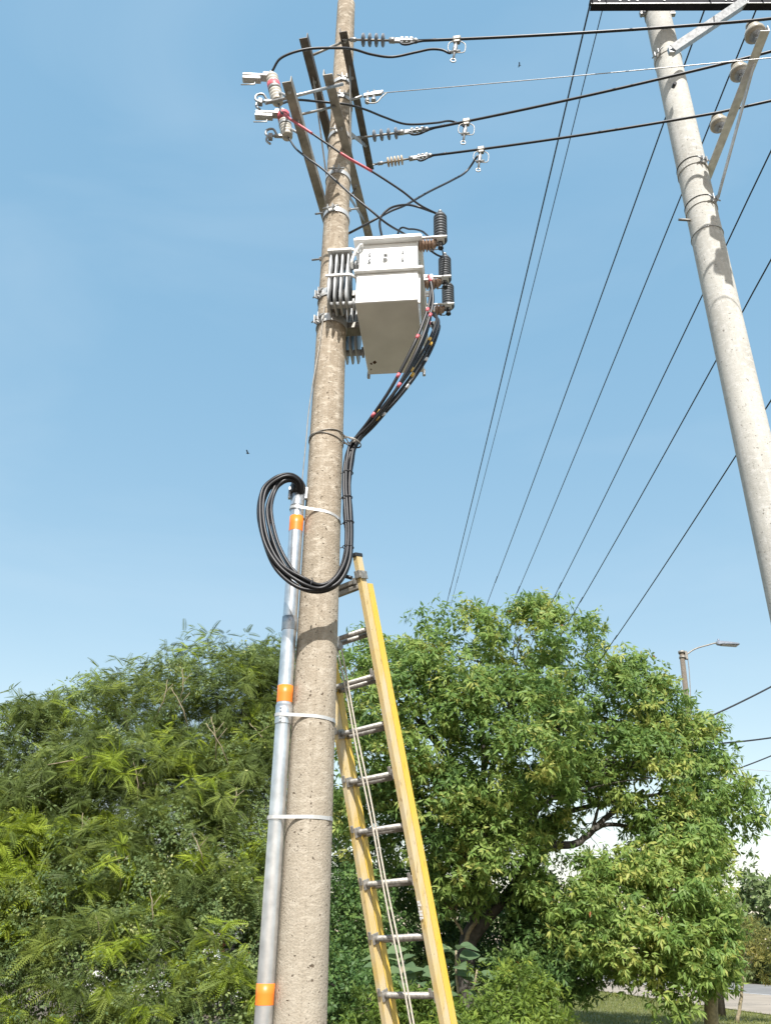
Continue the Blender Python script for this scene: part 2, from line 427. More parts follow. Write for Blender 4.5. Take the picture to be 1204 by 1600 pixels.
o = structure('road_edge_line', m, 'white')

# ------------------------------------------------------------------ main pole
AX0, AX1 = at(468, 1600, 4.5), at(541, 2, 4.5)
AXD = (AX1 - AX0) / (AX1.z - AX0.z)
def pax(z): return AX0 + AXD * (z - AX0.z)
R0, R1 = 0.1325, 0.092
def prad(z): return R0 + (R1 - R0) * (z - AX0.z) / (AX1.z - AX0.z)
def py_z(py, Y=4.5):                       # height on the main pole seen at picture row py
    px = 541 - 0.0456 * py
    return at(px, py, Y).z
def octo(n=40):                            # slightly faceted round section
    o = []
    for k in range(n):
        a = 2 * math.pi * k / n + math.pi / 8
        q = (a % (math.pi / 4)) - math.pi / 8
        o.append((a, 0.72 + 0.28 * math.cos(math.pi / 8) / math.cos(q) + 0.012))
    return o
pole = thing('utility_pole', 'tall brown weathered concrete pole carrying the white transformer', 'pole', (pax(0).x, pax(0).y, 0))
rng = random.Random(4)
mb = MB(); zs = [0] + [0.6 + 0.25 * i for i in range(int((AX1.z - 0.6) / 0.25))] + [AX1.z - 0.06]
sec = octo(); n = len(sec); vs = []; fs = []; sm = []
for z in zs:
    c = pax(z); r = prad(z)
    vs += [c + Vector((math.cos(a) * r * k, math.sin(a) * r * k, 0)) for a, k in sec]
for i in range(len(zs) - 1):
    for k in range(n): fs.append((i * n + k, i * n + (k + 1) % n, (i + 1) * n + (k + 1) % n, (i + 1) * n + k)); sm.append(True)
base = len(vs)                             # the broken, ragged tip
tip = pax(AX1.z)
for k, (a, kk) in enumerate(sec):
    r = prad(AX1.z) * kk * rng.uniform(0.72, 0.95)
    vs.append(tip + Vector((math.cos(a) * r, math.sin(a) * r, rng.uniform(-0.05, 0.03) - 0.03 * math.cos(a))))
for k in range(n): fs.append(((len(zs) - 1) * n + k, (len(zs) - 1) * n + (k + 1) % n, base + (k + 1) % n, base + k)); sm.append(False)
vs.append(tip + Vector((0, 0, -0.02)))
for k in range(n): fs.append((base + k, base + (k + 1) % n, len(vs) - 1)); sm.append(False)
mb.add(vs, fs, sm)
obj('shaft', mb, 'pole', pole)
mb = MB(); sa_ = math.radians(-84)
mb.tube([pax(z) + Vector((math.cos(sa_), math.sin(sa_), 0)) * (prad(z) * 1.0 - 0.0015) for z in np.linspace(0.2, AX1.z - 0.1, 60)], 0.0035, 6)
obj('mould_seam', mb, 'pole', pole)
mb = MB(); p0, p1 = pax(AX1.z - 0.12), pax(AX1.z + 0.16)
mb.tube([p0 + Vector((0.03, -prad(9) * 0.6, 0)), p1 + Vector((0.03, -prad(9) * 0.6, 0))], 0.006, 6)
obj('reinforcing_rod', mb, 'galv_dull', pole)

AZ = math.radians(10.4)
VV = Vector((math.sin(AZ), math.cos(AZ), 0)); UU = Vector((math.cos(AZ), -math.sin(AZ), 0)); ZZ = Vector((0, 0, 1))
def pole_band(parent, c, r, axis, h=0.045, mat='strap', lug=-math.pi / 2, lugmat='galv'):
    mb = MB(); u, w = perp(axis)
    u, w = Vector((1, 0, 0)), Vector((0, 1, 0))
    pts = [c + (u * math.cos(2 * math.pi * k / 32) + w * math.sin(2 * math.pi * k / 32)) * (r + 0.002) for k in range(32)]
    mb.ribbon(pts, axis, h, 0.005)
    b = obj('band', mb, mat, parent)
    m2 = MB(); d = u * math.cos(lug) + w * math.sin(lug); t = Vector((-d.y, d.x, 0))
    for s_ in (-1, 1):
        m2.box(c + d * (r + 0.022) + t * 0.022 * s_, (d, t, axis), (0.022, 0.004, h * 0.55), 0.002)
    m2.tube([c + d * (r + 0.026) - t * 0.07 + Vector((0, 0, 0.004)), c + d * (r + 0.026) + t * 0.07], 0.007, 6)
    m2.lathe(c + d * (r + 0.026) - t * 0.036, t, [(0, 0.014), (0.012, 0.014)], 6)
    m2.lathe(c + d * (r + 0.026) + t * 0.028, t, [(0, 0.014), (0.012, 0.014)], 6)
    obj('bolt', m2, lugmat, b)
    return b
for py, lug in ((123, -1.4), (150, -1.5), (205, -1.7), (268, -1.65), (328, -1.9), (330, 0.1), (456, -2.5), (497, -2.4)):
    z = py_z(py, 4.4)
    if py == 330: continue
    pole_band(pole, pax(z), prad(z) * 1.01, AXD, 0.05 if py < 400 else 0.075, 'strap', lug)
for py in (330, 402):                     # through-bolts sticking out sideways
    z = py_z(py); c = pax(z); r = prad(z)
    mb = MB(); mb.tube([c - UU * (r + 0.085), c + UU * (r + 0.085)], 0.009, 6); tb = obj('through_bolt', mb, 'galv', pole)
    for s_ in (-1, 1):
        mb = MB(); mb.lathe(c + UU * s_ * (r + 0.004), UU * s_, [(0, 0.02), (0.014, 0.02)], 6); obj('nut', mb, 'galv', tb)

LP = [(-0.036, -0.036), (0.036, -0.036), (0.036, -0.029), (-0.029, -0.029), (-0.029, 0.036), (-0.036, 0.036)]
def angle_arm(name, pa, pb, mat, u, w, parent, sc_=1.0, bolts=()):
    mb = MB(); mb.prism([(a * sc_, b * sc_) for a, b in LP], pa, pb, u, w)
    o = obj(name, mb, mat, parent)
    for t in bolts:
        m2 = MB(); p = V3(pa).lerp(V3(pb), t) + V3(w) * -0.037 * sc_
        m2.lathe(p + V3(w) * 0.012, -V3(w), [(0, 0.017), (0.016, 0.017), (0.018, 0.009), (0.03, 0.009)], 6)
        obj('bolt', m2, 'galv', o)
    return o
ZA, ZB, ZC, ZD = 8.36, 8.80, 7.36, 7.84
A0, A1 = atz(474, 56, ZA), atz(474, 56, ZA) + VV * 1.55
B0, B1 = atz(536, 46, ZB), atz(579, 262, ZB)
C0, C1 = atz(448, 124, ZC), atz(448, 124, ZC) + VV * 1.6
D0, D1 = atz(512, 112, ZD), atz(578, 372, ZD)
angle_arm('crossarm', A0, A1, 'arm_dark', -UU, ZZ, pole, 1.0, (0.06, 0.25, 0.42))
angle_arm('crossarm', B0, B1, 'arm_dark', UU, ZZ, pole, 1.0, (0.06, 0.3, 0.5, 0.8))
angle_arm('crossarm', C0, C1, 'arm', -UU, ZZ, pole, 0.98, (0.05, 0.2))
angle_arm('crossarm', D0, D1, 'arm', UU, ZZ, pole, 1.1, (0.06, 0.28, 0.62, 0.93))
def strut(pa, pb, w=0.02, t=0.004, mat='arm_pale', name='brace', parent=pole, up=None):
    mb = MB(); a = (V3(pb) - V3(pa)).normalized(); u, v_ = perp(a)
    if up is not None: v_ = (V3(up) - a * V3(up).dot(a)).normalized(); u = v_.cross(a)
    L = (V3(pb) - V3(pa)).length / 2
    mb.box((V3(pa) + V3(pb)) / 2, (a, u, v_), (L, w, t), t * 0.4)
    return obj(name, mb, mat, parent)
strut(A0 + VV * 0.35 + ZZ * -0.03, pax(7.55) - UU * 0.105, 0.02, 0.004, 'galv_dull', up=UU)
strut(B0.lerp(B1, 0.22) + ZZ * -0.04, pax(7.9) + UU * 0.108, 0.02, 0.004, 'galv_dull', up=UU)
strut(B0.lerp(B1, 0.80) + ZZ * -0.04, pax(8.15) + UU * 0.10, 0.02, 0.004, 'galv_dull', up=UU)
strut(D0.lerp(D1, 0.87) + ZZ * -0.03, pax(7.28) + UU * 0.105, 0.018, 0.004, 'galv_dull', up=UU)
def rod(pa, pb, r, mat, name, parent):
    mb = MB(); mb.tube([pa, pb], r, 8); return obj(name, mb, mat, parent)
rod(A0 + VV * 0.18, B0 + VV * 0.10, 0.011, 'galv_dull', 'spacer_rod', pole)
rod(C0 + VV * 0.16 - UU * 0.22, D0 + VV * 0.12 + UU * 0.1, 0.013, 'galv', 'spacer_rod', pole)
rod(C0 + VV * 0.30 - UU * 0.04, D0 + VV * 0.30 + UU * 0.02, 0.010, 'galv_dull', 'spacer_rod', pole)
rod(C1 - VV * 0.2, D1 - VV * 0.62, 0.010, 'galv_dull', 'spacer_rod', pole)

# thin earth wire down the pole
def wire_thing(name, pts, r, mat, label, cat, group=None, sub=8, n=6):
    mb = MB(); mb.tube(spline(pts, sub), r, n)
    return tag(obj(name, mb, mat, loc=pts[0]), label, cat, group)
E_ = [(507, 478, 4.39), (499, 540, 4.385), (490, 590, 4.385), (482, 645, 4.395), (478, 690, 4.40), (474, 730, 4.41), (471, 760, 4.42)]
wire_thing('earth_wire', [at(*e) for e in E_], 0.004, 'galv_dull', 'thin bare wire running down the left side of the brown pole', 'wire')
# tie wire holding the cable bundle
z = py_z(676, 4.4); c = pax(z)
mb = MB()
for dz, tilt in ((0.012, 0.03), (-0.014, -0.02)):
    pts = [c + Vector((math.cos(a) * (prad(z) + 0.004), math.sin(a) * (prad(z) + 0.004), dz + tilt * math.cos(a))) for a in np.linspace(-0.15, 2 * math.pi - 0.35, 36)]
    mb.tube([at(556, 690, 4.36)] + pts + [at(548, 697, 4.40)], 0.004, 6)
pts = [at(550, 690, 4.40) + Vector((0.062 * math.cos(a), 0.055 * math.sin(a), 0.03 * math.cos(a) + 0.006 * k)) for k, a in enumerate(np.linspace(0, 6 * math.pi, 50) * 1.0)]
pts = [Vector((p.x, p.y, at(552, 692, 4.4).z + 0.004 * math.sin(i) + (p.x - at(552, 692, 4.4).x) * -0.35)) for i, p in enumerate(pts)]
mb.tube(pts, 0.0035, 5)
tag(obj('tie_wire', mb, 'galv_dull', loc=c), 'double steel wire lashed round the brown pole to hold the black cables', 'wire')

# ------------------------------------------------------------------ transformer
TA = math.radians(6.5)
TU = Vector((math.cos(TA), -math.sin(TA), 0)); TV = Vector((math.sin(TA), math.cos(TA), 0))
TC = Vector((0.012, 4.562, 5.72)); TAX = (TU, TV, ZZ)
def T(u, v, w): return TC + TU * u + TV * v + ZZ * w
tr = thing('transformer', 'white box transformer with side radiators hung high on the brown pole', 'transformer', TC)
HW, HD = 0.232, 0.41
mb = MB(); mb.box(T(0, 0, 0.153), TAX, (HW, HD, 0.148), 0.006)
tank = obj('tank', mb, 'tank', tr)
for s_ in (-1, 1):
    mb = MB(); mb.box(T(0.225 * s_ * 1.02, HD + 0.012, 0.012), TAX, (0.012, 0.014, 0.03), 0.003)
    obj('foot', mb, 'tank_gray', tank)
mb = MB(); mb.box(T(HW + 0.008, -HD + 0.03, 0.15), TAX, (0.008, 0.006, 0.15), 0.002); obj('edge_strip', mb, 'tank', tank)
mb = MB(); mb.box(T(0.01, 0, 0.316), TAX, (HW + 0.028, HD + 0.028, 0.014), 0.004); obj('flange', mb, 'tank', tr)
mb = MB(); mb.box(T(0.005, 0.0, 0.475), TAX, (HW - 0.008, HD - 0.004, 0.144), 0.005); up_ = obj('upper_housing', mb, 'tank', tr)
mb = MB(); mb.box(T(0.0, 0, 0.634), TAX, (HW + 0.032, HD + 0.045, 0.014), 0.004); lid = obj('lid', mb, 'tank', tr)
mb = MB(); mb.box(T(0.0, 0, 0.662), TAX, (HW + 0.02, HD + 0.03, 0.013), 0.003); obj('lid_plate', mb, 'tank', lid)
for u in (-0.14, 0.115):
    for w in (0.44, 0.505):
        mb = MB(); mb.lathe(T(u, -HD + 0.008, w), -TV, [(0, 0.008), (0.02, 0.008), (0.021, 0.012), (0.032, 0.012)], 6)
        mb.box(T(u + 0.006, -HD - 0.008, w - 0.008), TAX, (0.006, 0.006, 0.016), 0.002)
        obj('bolt', mb, 'coupling', up_)
mb = MB(); mb.box(T(-0.018, -HD - 0.004, 0.47), TAX, (0.018, 0.008, 0.042), 0.004); mb.box(T(-0.014, -HD - 0.02, 0.485), TAX, (0.012, 0.012, 0.018), 0.003)
mb.box(T(-0.018, -HD - 0.012, 0.44), TAX, (0.012, 0.01, 0.006), 0.002)
obj('latch', mb, 'tank_gray', up_)
mb = MB(); mb.tube(spline([T(-0.20, -HD + 0.02, 0.585), T(-0.20, -HD - 0.03, 0.585), T(-0.225, -HD - 0.025, 0.56), T(-0.255, -HD - 0.02, 0.50), T(-0.275, -HD - 0.01, 0.42), T(-0.275, -HD + 0.03, 0.40)], 5), 0.011, 10)
obj('vent_pipe', mb, 'tank', tr)
for k in (0, 1):
    mb = MB(); mb.lathe(T(HW - 0.01, -HD + 0.10 + k * 0.12, 0.50), TU, [(0, 0.014), (0.02, 0.014)], 8); obj('side_bolt', mb, 'coupling', up_)
for v0, w1, nm in ((-0.415, 0.545, 0), (0.10, 0.545, 1)):      # two radiators, before and behind the pole
    vd = 0.195 if nm == 0 else 0.24
    rad = None
    for k in range(4):
        u = -HW - 0.072 - k * 0.045
        mb = MB(); n_ = 10; prof = []
        # a pressed plate fin with a swelling front edge
        hh = (0.04, w1)
        for zi in range(13):
            t = zi / 12; zz = hh[0] + (hh[1] - hh[0]) * t
            th = 0.005 + 0.006 * (math.sin(t * math.pi * 1.0) ** 0.4 if 0 < t < 1 else 0)
            th *= 1 + 0.25 * math.sin(t * 14 + k)
            prof.append((zz, th))
        vs = []; 
        for zz, th in prof:
            tp = 0.03 * max(0, 1 - (zz - hh[0]) / 0.06) + 0.02 * max(0, 1 - (hh[1] - zz) / 0.05)
            for (uu_, vv_) in ((-1, tp), (-0.4, tp - 0.012), (0.4, tp - 0.012), (1, tp), (1, vd - tp), (-1, vd - tp)):
                vs.append(T(u + uu_ * th, v0 + vv_, zz))
        fs = []
        for i in range(len(prof) - 1):
            for q in range(6): fs.append((i * 6 + q, i * 6 + (q + 1) % 6, (i + 1) * 6 + (q + 1) % 6, (i + 1) * 6 + q))
        fs += [tuple(range(5, -1, -1)), tuple(12 * 6 + q for q in range(6))]
        mb.add(vs, fs, [True] * (len(fs) - 2) + [False] * 2)
        if rad is None:
            m2 = MB(); uc = -HW - 0.072 - 1.5 * 0.045
            for w in (w1 - 0.055, 0.085):        # header pipes into the tank
                m2 = MB(); m2.tube([T(uc - 0.085, v0 + vd * 0.5, w), T(-HW + 0.012, v0 + vd * 0.5, w)], [0.026, 0.026], 14)
                m2.lathe(T(-HW - 0.03, v0 + vd * 0.5, w), TU, [(0, 0.045), (0.014, 0.045)], 16)
                if rad is None: rad = obj('radiator', m2, 'tank_gray', tr)
                else: obj('header_pipe', m2, 'tank_gray', rad)
        obj('fin', mb, 'tank_gray', rad)
    for w, b_ in ((w1 + 0.012, 0.012), (0.285, 0.011)):
        mb = MB()
        if nm == 1 and w > 0.5: w -= 0.01
        mb.box(T(-HW - 0.14, v0 - 0.014, w), TAX, (0.095, 0.008, b_), 0.003)
        a_, b2 = T(-HW - 0.045, v0 - 0.014, w), T(-HW - 0.0, v0 + 0.028, w)
        d_ = (b2 - a_); mb.box((a_ + b2) / 2, (d_, d_.cross(ZZ), ZZ), (d_.length / 2, 0.007, b_), 0.002)
        if w > 0.5: mb.box(T(-HW - 0.14, v0 + vd * 0.5, w + 0.001), TAX, (0.095, vd * 0.5, 0.006), 0.002)
        obj('bracket', mb, 'tank', rad)
for w in (0.10, 0.44):                       # mounting frame clamped to the pole
    mb = MB()
    pc = pax(TC.z + w)
    a_ = T(-HW - 0.004, -0.03, w)
    mb.box((a_ + Vector((pc.x + 0.09, a_.y, a_.z))) / 2, TAX, (abs(a_.x - pc.x - 0.09) / 2, 0.05, 0.03), 0.004)
    obj('mounting_bracket', mb, 'galv_dull', tr)
def bushing(p, axis, L, r, mat, n_sheds, name, parent, cap='tank'):
    mb = MB(); prof = [(0, r * 0.62)]
    for k in range(n_sheds):
        t = L * (0.12 + 0.8 * k / n_sheds); s_ = L * 0.8 / n_sheds
        prof += [(t, r * 0.62), (t + s_ * 0.28, r), (t + s_ * 0.5, r), (t + s_ * 0.8, r * 0.62)]
    prof += [(L * 0.95, r * 0.55), (L, r * 0.3)]
    mb.lathe(p, axis, prof, 20); b = obj(name, mb, mat, parent)
    m2 = MB(); m2.lathe(V3(p) + V3(axis) * L * 0.98, axis, [(0, r * 0.28), (L * 0.2, r * 0.28), (L * 0.21, r * 0.4), (L * 0.26, r * 0.4)], 10); obj('terminal', m2, 'galv', b)
    m2 = MB(); m2.lathe(V3(p) - V3(axis) * 0.003, axis, [(0, r * 0.95), (L * 0.1, r * 0.95)], 18); obj('collar', m2, cap, b)
    return b
bushing(T(-0.055, -0.26, 0.675), ZZ, 0.10, 0.036, 'porcelain_pale', 3, 'bushing', tr)
AR = [(688, 379), (695, 440), (700, 482)]
ARP = [atz(x, y, 6.36) for x, y in AR]
ARN = ['black ribbed arrester above the other two, beside the transformer lid', 'black ribbed arrester in the middle of the three beside the transformer',
       'black ribbed arrester below the other two, nearest the cable ends']
for k, p in enumerate(ARP):
    v = (p - TC).dot(TV); u = (p - TC).dot(TU); w = p.z - TC.z
    b0 = T(HW - 0.012, v, w - 0.012 if k else w - 0.02)
    bushing(b0, TU, u - HW - 0.02, 0.052, 'porcelain_brown', 5, 'bushing', tr)
    mb = MB(); mb.box(T((HW + u + 0.05) / 2, v - 0.052, w + 0.004), TAX, ((u - HW + 0.05) / 2, 0.010, 0.006), 0.002)
    mb.box(T(u, v - 0.015, w + 0.003), TAX, (0.03, 0.028, 0.005), 0.002)
    obj('arrester_bracket', mb, 'tank', tr)
    h = 0.305 if k == 0 else 0.27
    s_ = thing('surge_arrester', ARN[k], 'arrester', p + ZZ * 0.011, 'surge arresters beside the transformer')
    p = p + ZZ * 0.011
    mb = MB(); prof = [(0, 0.044)]
    for q in range(9):
        t = 0.008 + q * (h - 0.03) / 9; d_ = (h - 0.03) / 9
        prof += [(t, 0.045), (t + d_ * 0.15, 0.053), (t + d_ * 0.55, 0.053), (t + d_ * 0.85, 0.045)]
    prof += [(h - 0.018, 0.045), (h - 0.008, 0.04), (h, 0.016)]
    mb.lathe(p, ZZ, prof, 24); bd = obj('ribbed_body', mb, 'rubber', s_)
    mb = MB(); mb.lathe(p + ZZ * h * 0.99, ZZ, [(0, 0.011), (0.03, 0.011), (0.031, 0.018), (0.045, 0.018)], 8); obj('terminal', mb, 'galv', s_)
    mb = MB(); mb.lathe(p - ZZ * 0.013, -ZZ, [(0, 0.02), (0.025, 0.02), (0.027, 0.013), (0.05, 0.013), (0.052, 0.022), (0.064, 0.022)], 8)
    mb.tube(spline([p - ZZ * 0.06, p - ZZ * 0.085 - TU * 0.03, p - ZZ * 0.07 - TU * 0.09, p - ZZ * 0.03 - TU * 0.12], 5), 0.004, 6)
    obj('disconnector', mb, 'dark_plastic', s_)
for k, (px, py) in enumerate(((668, 432), (668, 456), (667, 488), (668, 508))):   # low-voltage terminals
    v = -0.30 + k * 0.17
    b0 = T(HW - 0.004, v, 0.34)
    mb = MB(); mb.lathe(b0, TU, [(0, 0.03), (0.012, 0.03), (0.014, 0.02), (0.045, 0.02)], 14)
    mb.box(b0 + TU * 0.075, (TU, TV, ZZ), (0.035, 0.006, 0.03), 0.003)
    for q in (-1, 1): mb.lathe(b0 + TU * (0.075 + 0.014 * q) - TV * 0.006, -TV, [(0, 0.008), (0.012, 0.008)], 6)
    obj('low_voltage_terminal', mb, 'tank', tr)
for (a_, b_), r_ in (((-0.19, 0.27), 0.010), ((-0.16, 0.255), 0.015), ((-0.20, 0.34), 0.006)):
    mb = MB(); n_ = 11; pr = random.Random(int(r_ * 1e4))
    rim_ = [T(a_ + math.cos(q * 6.283 / n_) * r_ * pr.uniform(0.6, 1.2), b_ + math.sin(q * 6.283 / n_) * r_ * pr.uniform(0.7, 1.8), 0.0035) for q in range(n_)]
    mb.add(rim_ + [p + ZZ * 0.003 for p in rim_], [tuple(range(n_)), tuple(range(2 * n_ - 1, n_ - 1, -1))] + [(q, (q + 1) % n_, n_ + (q + 1) % n_, n_ + q) for q in range(n_)])
    obj('rust_stain', mb, 'rust', tank)

# ------------------------------------------------------------------ conduit
CT, CB = at(466, 772, 4.43), at(411, 1600, 4.43)
cd = (CB - CT) / (CT.z - CB.z)
def cax(z): return CT + cd * (CT.z - z)
CR = 0.0445
cg = cax(0.0)
con = thing('conduit', 'shiny galvanised pipe with orange bands running up the brown pole', 'pipe', cg)
mb = MB(); mb.tube([cax(z) for z in np.linspace(0.0, CT.z, 24)], CR, 28); obj('pipe', mb, 'conduit', con)
def cz(py):
    f = (py - 772) / (1600 - 772); return at(466 - 55 * f, py, 4.40).z
def sleeve(py0, py1, r, mat, name):
    z0, z1 = cz(py1), cz(py0); mb = MB()
    mb.tube([cax(z0), cax(z0 + 0.001), cax((z0 + z1) / 2), cax(z1)], r, 28); return obj(name, mb, mat, con)
sleeve(805, 828, CR + 0.0012, 'tape', 'orange_band')
sleeve(1070, 1096, CR + 0.0012, 'tape', 'orange_band')
sleeve(1537, 1571, CR + 0.0012, 'tape', 'orange_band')
sleeve(962, 983, CR + 0.003, 'coupling', 'coupling')
o = sleeve(1100, 1130, CR + 0.004, 'conduit', 'coupling')
mb = MB()
for py in (1106, 1111, 1122, 1127):
    z = cz(py); p = cax(z); mb.lathe(p + Vector((-0.012, -CR - 0.001, 0)), (0, -1, 0), [(0, 0.006), (0.009, 0.006)], 6)
obj('screw', mb, 'coupling', o)
mb = MB(); mb.lathe(CT + Vector((0, 0, -0.10)), (0, 0, 1), [(0, CR + 0.002), (0.004, CR + 0.002), (0.10, CR + 0.002)], 24)
for s_ in (-1, 1): mb.box(CT + Vector((s_ * 0.056, -0.01, 0.0)), ((1, 0, 0), (0, 1, 0), (0, 0, 1)), (0.009, 0.014, 0.045), 0.003)
hd = obj('weatherhead', mb, 'conduit', con)
mb = MB()
ctop = CT + Vector((0, 0, 0.0))
mb.lathe(ctop, (-0.12, -0.1, 1), [(0, 0.05), (0.02, 0.052), (0.06, 0.052), (0.09, 0.04), (0.105, 0.02)], 20)
obj('hood', mb, 'dark_plastic', hd)
def hull_strap(z, name, label, tilt=0.0, h=0.019):
    pc, cc = pax(z), cax(z); pts = []
    for k in range(48):
        a = 2 * math.pi * k / 48
        pts.append((pc.x + math.cos(a) * (prad(z) * 1.005 + 0.001), pc.y + math.sin(a) * (prad(z) * 1.005 + 0.001)))
        pts.append((cc.x + math.cos(a) * (CR + 0.006), cc.y + math.sin(a) * (CR + 0.006)))
    pts = sorted(set(pts))
    def cr(o_, a_, b_): return (a_[0] - o_[0]) * (b_[1] - o_[1]) - (a_[1] - o_[1]) * (b_[0] - o_[0])
    lo = []
    for p in pts:
        while len(lo) > 1 and cr(lo[-2], lo[-1], p) <= 0: lo.pop()
        lo.append(p)
    hi = []
    for p in reversed(pts):
        while len(hi) > 1 and cr(hi[-2], hi[-1], p) <= 0: hi.pop()
        hi.append(p)
    ring = lo[:-1] + hi[:-1]
    P = [Vector((x, y, z - tilt * (x - pc.x))) for x, y in ring]
    st = thing(name, label, 'strap', (pc.x, pc.y, z), 'steel straps holding the conduit')
    mb = MB(); mb.ribbon(P, (0, 0, 1), h, 0.0016); obj('ribbon', mb, 'strap', st)
    mb = MB(); q = Vector((pc.x + prad(z) * 0.93, pc.y - prad(z) * 0.42, z - tilt * prad(z)))
    mb.box(q, ((0.42, 0.93, 0), (0.93, -0.42, 0), (0, 0, 1)), (0.016, 0.005, h * 0.62), 0.002); obj('buckle', mb, 'galv', st)
hull_strap(cz(797) - 0.01, 'steel_strap', 'steel strap round pole and conduit just under the cable hood, above the top orange band', 0.16)
hull_strap(cz(1119), 'steel_strap', 'steel strap round pole and conduit at the bolted coupling', 0.04)
hull_strap(cz(1276), 'steel_strap', 'lowest steel strap, round the brown pole midway up the ladder', -0.02)

# ------------------------------------------------------------------ low-voltage cables
COMMON = [(553, 695, 4.42), (545, 722, 4.41), (541.5, 760, 4.39), (543, 800, 4.36), (546, 838, 4.31), (541, 877, 4.25), (525, 907, 4.21), (500, 919, 4.19), (470, 911, 4.17),
          (440, 884, 4.19), (421, 845, 4.22), (413, 800, 4.26), (420, 767, 4.30), (438, 749, 4.31), (456, 747, 4.33), (468, 756, 4.36), (469, 770, 4.40), (467, 780, 4.43)]
ST = [  # (start terminal index, picture points down to the lashing, tape colour)
    (0, [(675, 440, 4.22), (671, 470, 4.20), (660, 506, 4.18), (643, 545, 4.18), (612, 604, 4.24), (578, 655, 4.34)], 'red'),
    (0, [(678, 440, 4.24), (676, 472, 4.21), (666, 510, 4.20), (649, 552, 4.20), (618, 610, 4.26), (581, 660, 4.35)], 'red'),
    (1, [(676, 455, 4.40), (674, 482, 4.30), (667, 516, 4.25), (650, 558, 4.24), (618, 610, 4.28), (581, 659, 4.36)], 'red'),
    (2, [(684, 474, 4.55), (682, 500, 4.42), (668, 536, 4.34), (646, 572, 4.30), (616, 613, 4.31), (582, 656, 4.37)], 'yellow'),
    (2, [(686, 478, 4.58), (685, 504, 4.46), (672, 538, 4.38), (651, 575, 4.34), (621, 616, 4.34), (584, 659, 4.38)], 'yellow'),
    (3, [(687, 486, 4.72), (686, 510, 4.56), (675, 543, 4.44), (656, 577, 4.40), (627, 616, 4.38), (587, 660, 4.40)], 'white'),
    (3, [(684, 490, 4.76), (682, 516, 4.58), (671, 546, 4.46), (650, 582, 4.42), (622, 620, 4.39), (585, 664, 4.40)], 'white')]
CLAB = ['black low-voltage cable with red tape marks, outermost on the left where they fan out', 'black red-taped low-voltage cable, second from the left in the fan under the transformer',
        'black low-voltage cable ending at the second white terminal, last of the red-taped ones', 'black low-voltage cable with yellow tape, first beside the red-taped ones',
        'black low-voltage cable with yellow tape, nearest the white-taped ones', 'black low-voltage cable with white tape marks, outermost on the right of the fan',
        'black low-voltage cable with white tape, just inside the outermost one']
cr_ = random.Random(11)
for i, (ti, pre, colr) in enumerate(ST):
    term = T(HW + 0.075, -0.30 + ti * 0.17, 0.33)
    tpx = [term + ZZ * 0.02 - TV * 0.012 * (1 if i % 2 else -1), term - ZZ * 0.03 - TV * 0.012 * (1 if i % 2 else -1) + TU * 0.012]
    pts = tpx + [at(*p) for p in pre[1:]]
    k0 = len(pts)
    ph = 2 * math.pi * i / 6.0
    rr = 0.0 if i == 6 else 0.0225
    cm = [at(*p) for p in COMMON]
    for k, p in enumerate(cm):
        d = (cm[min(k + 1, len(cm) - 1)] - cm[max(k - 1, 0)]).normalized()
        side = d.cross(Vector((0, -1, 0))).normalized(); fr = Vector((0, -1, 0))
        spread = 0.9 + (0.40 if 9 <= k <= 12 else 0.0) + (0.5 if k in (8, 13) else 0)
        aa = ph + 0.10 * k
        e = 0.75 if k > 14 else 1.0
        jit = (cr_.uniform(-0.006, 0.006), cr_.uniform(-0.006, 0.006))
        pts.append(p + side * (math.cos(aa) * rr * spread * e + jit[0] + (0.020 * (i - 3) / 3 if 9 <= k <= 12 else 0)) + fr * (math.sin(aa) * rr * e + jit[1]))
    pts.append(CT + Vector((0.018 * math.cos(ph), 0.018 * math.sin(ph), -0.1)))
    cbl = thing('cable', CLAB[i], 'cable', CT, 'black low-voltage cables')
    sp = spline(pts, 7); mb = MB(); mb.tube(sp, 0.0115, 10); obj('sheath', mb, 'cable', cbl)
    mb = MB(); mb.lathe(term - ZZ * 0.012 + TU * 0.004, (0.05, 0, 1), [(0, 0.012), (0.05, 0.012)], 8)
    if colr == 'red' or colr == 'yellow':
        mt = MB(); mt.tube(sp[2:9], 0.0126, 10); obj('end_tape', mt, colr, cbl)
    marks = {'red': (17, 25, 33, 41), 'yellow': (20, 29, 40), 'white': (23, 31, 38)}[colr]
    for q, mk in enumerate(marks):
        if i in (1, 2) and q % 2: continue
        kk = mk + (i % 3); a_, b_ = sp[kk], sp[kk + 1]
        mt = MB(); dd = (b_ - a_).normalized(); mt.tube([a_ - dd * 0.02, a_ + dd * 0.02], 0.0124, 10); obj('phase_tape', mt, colr, cbl)
for k, idx in enumerate((1, 2, 3, 4, 7)):   # black ties round the bundle
    cm = [at(*p) for p in COMMON]; p = cm[idx].lerp(cm[idx + 1], 0.45); d = (cm[idx + 1] - cm[idx]).normalized()
    s_ = d.cross(Vector((0, -1, 0))).normalized(); fr = Vector((0, -1, 0))
    mb = MB(); mb.tube([p + (s_ * math.cos(a) + fr * math.sin(a)) * 0.034 for a in np.linspace(0, 2 * math.pi, 24)], 0.0032, 5)
    mb.tube([p + s_ * 0.033, p + s_ * 0.05 + d * 0.01], 0.003, 5)
    tag(obj('cable_tie', mb, 'dark_plastic', loc=p), ['black tie round the cables just below the wire lashing', 'black tie round the upright run of cables, second below the lashing',
        'black tie round the upright run of cables beside the top orange band', 'black tie round the cables where they start to curve under', 'black tie at the bottom of the cable loop'][k], 'tie', 'black ties on the cable bundle')

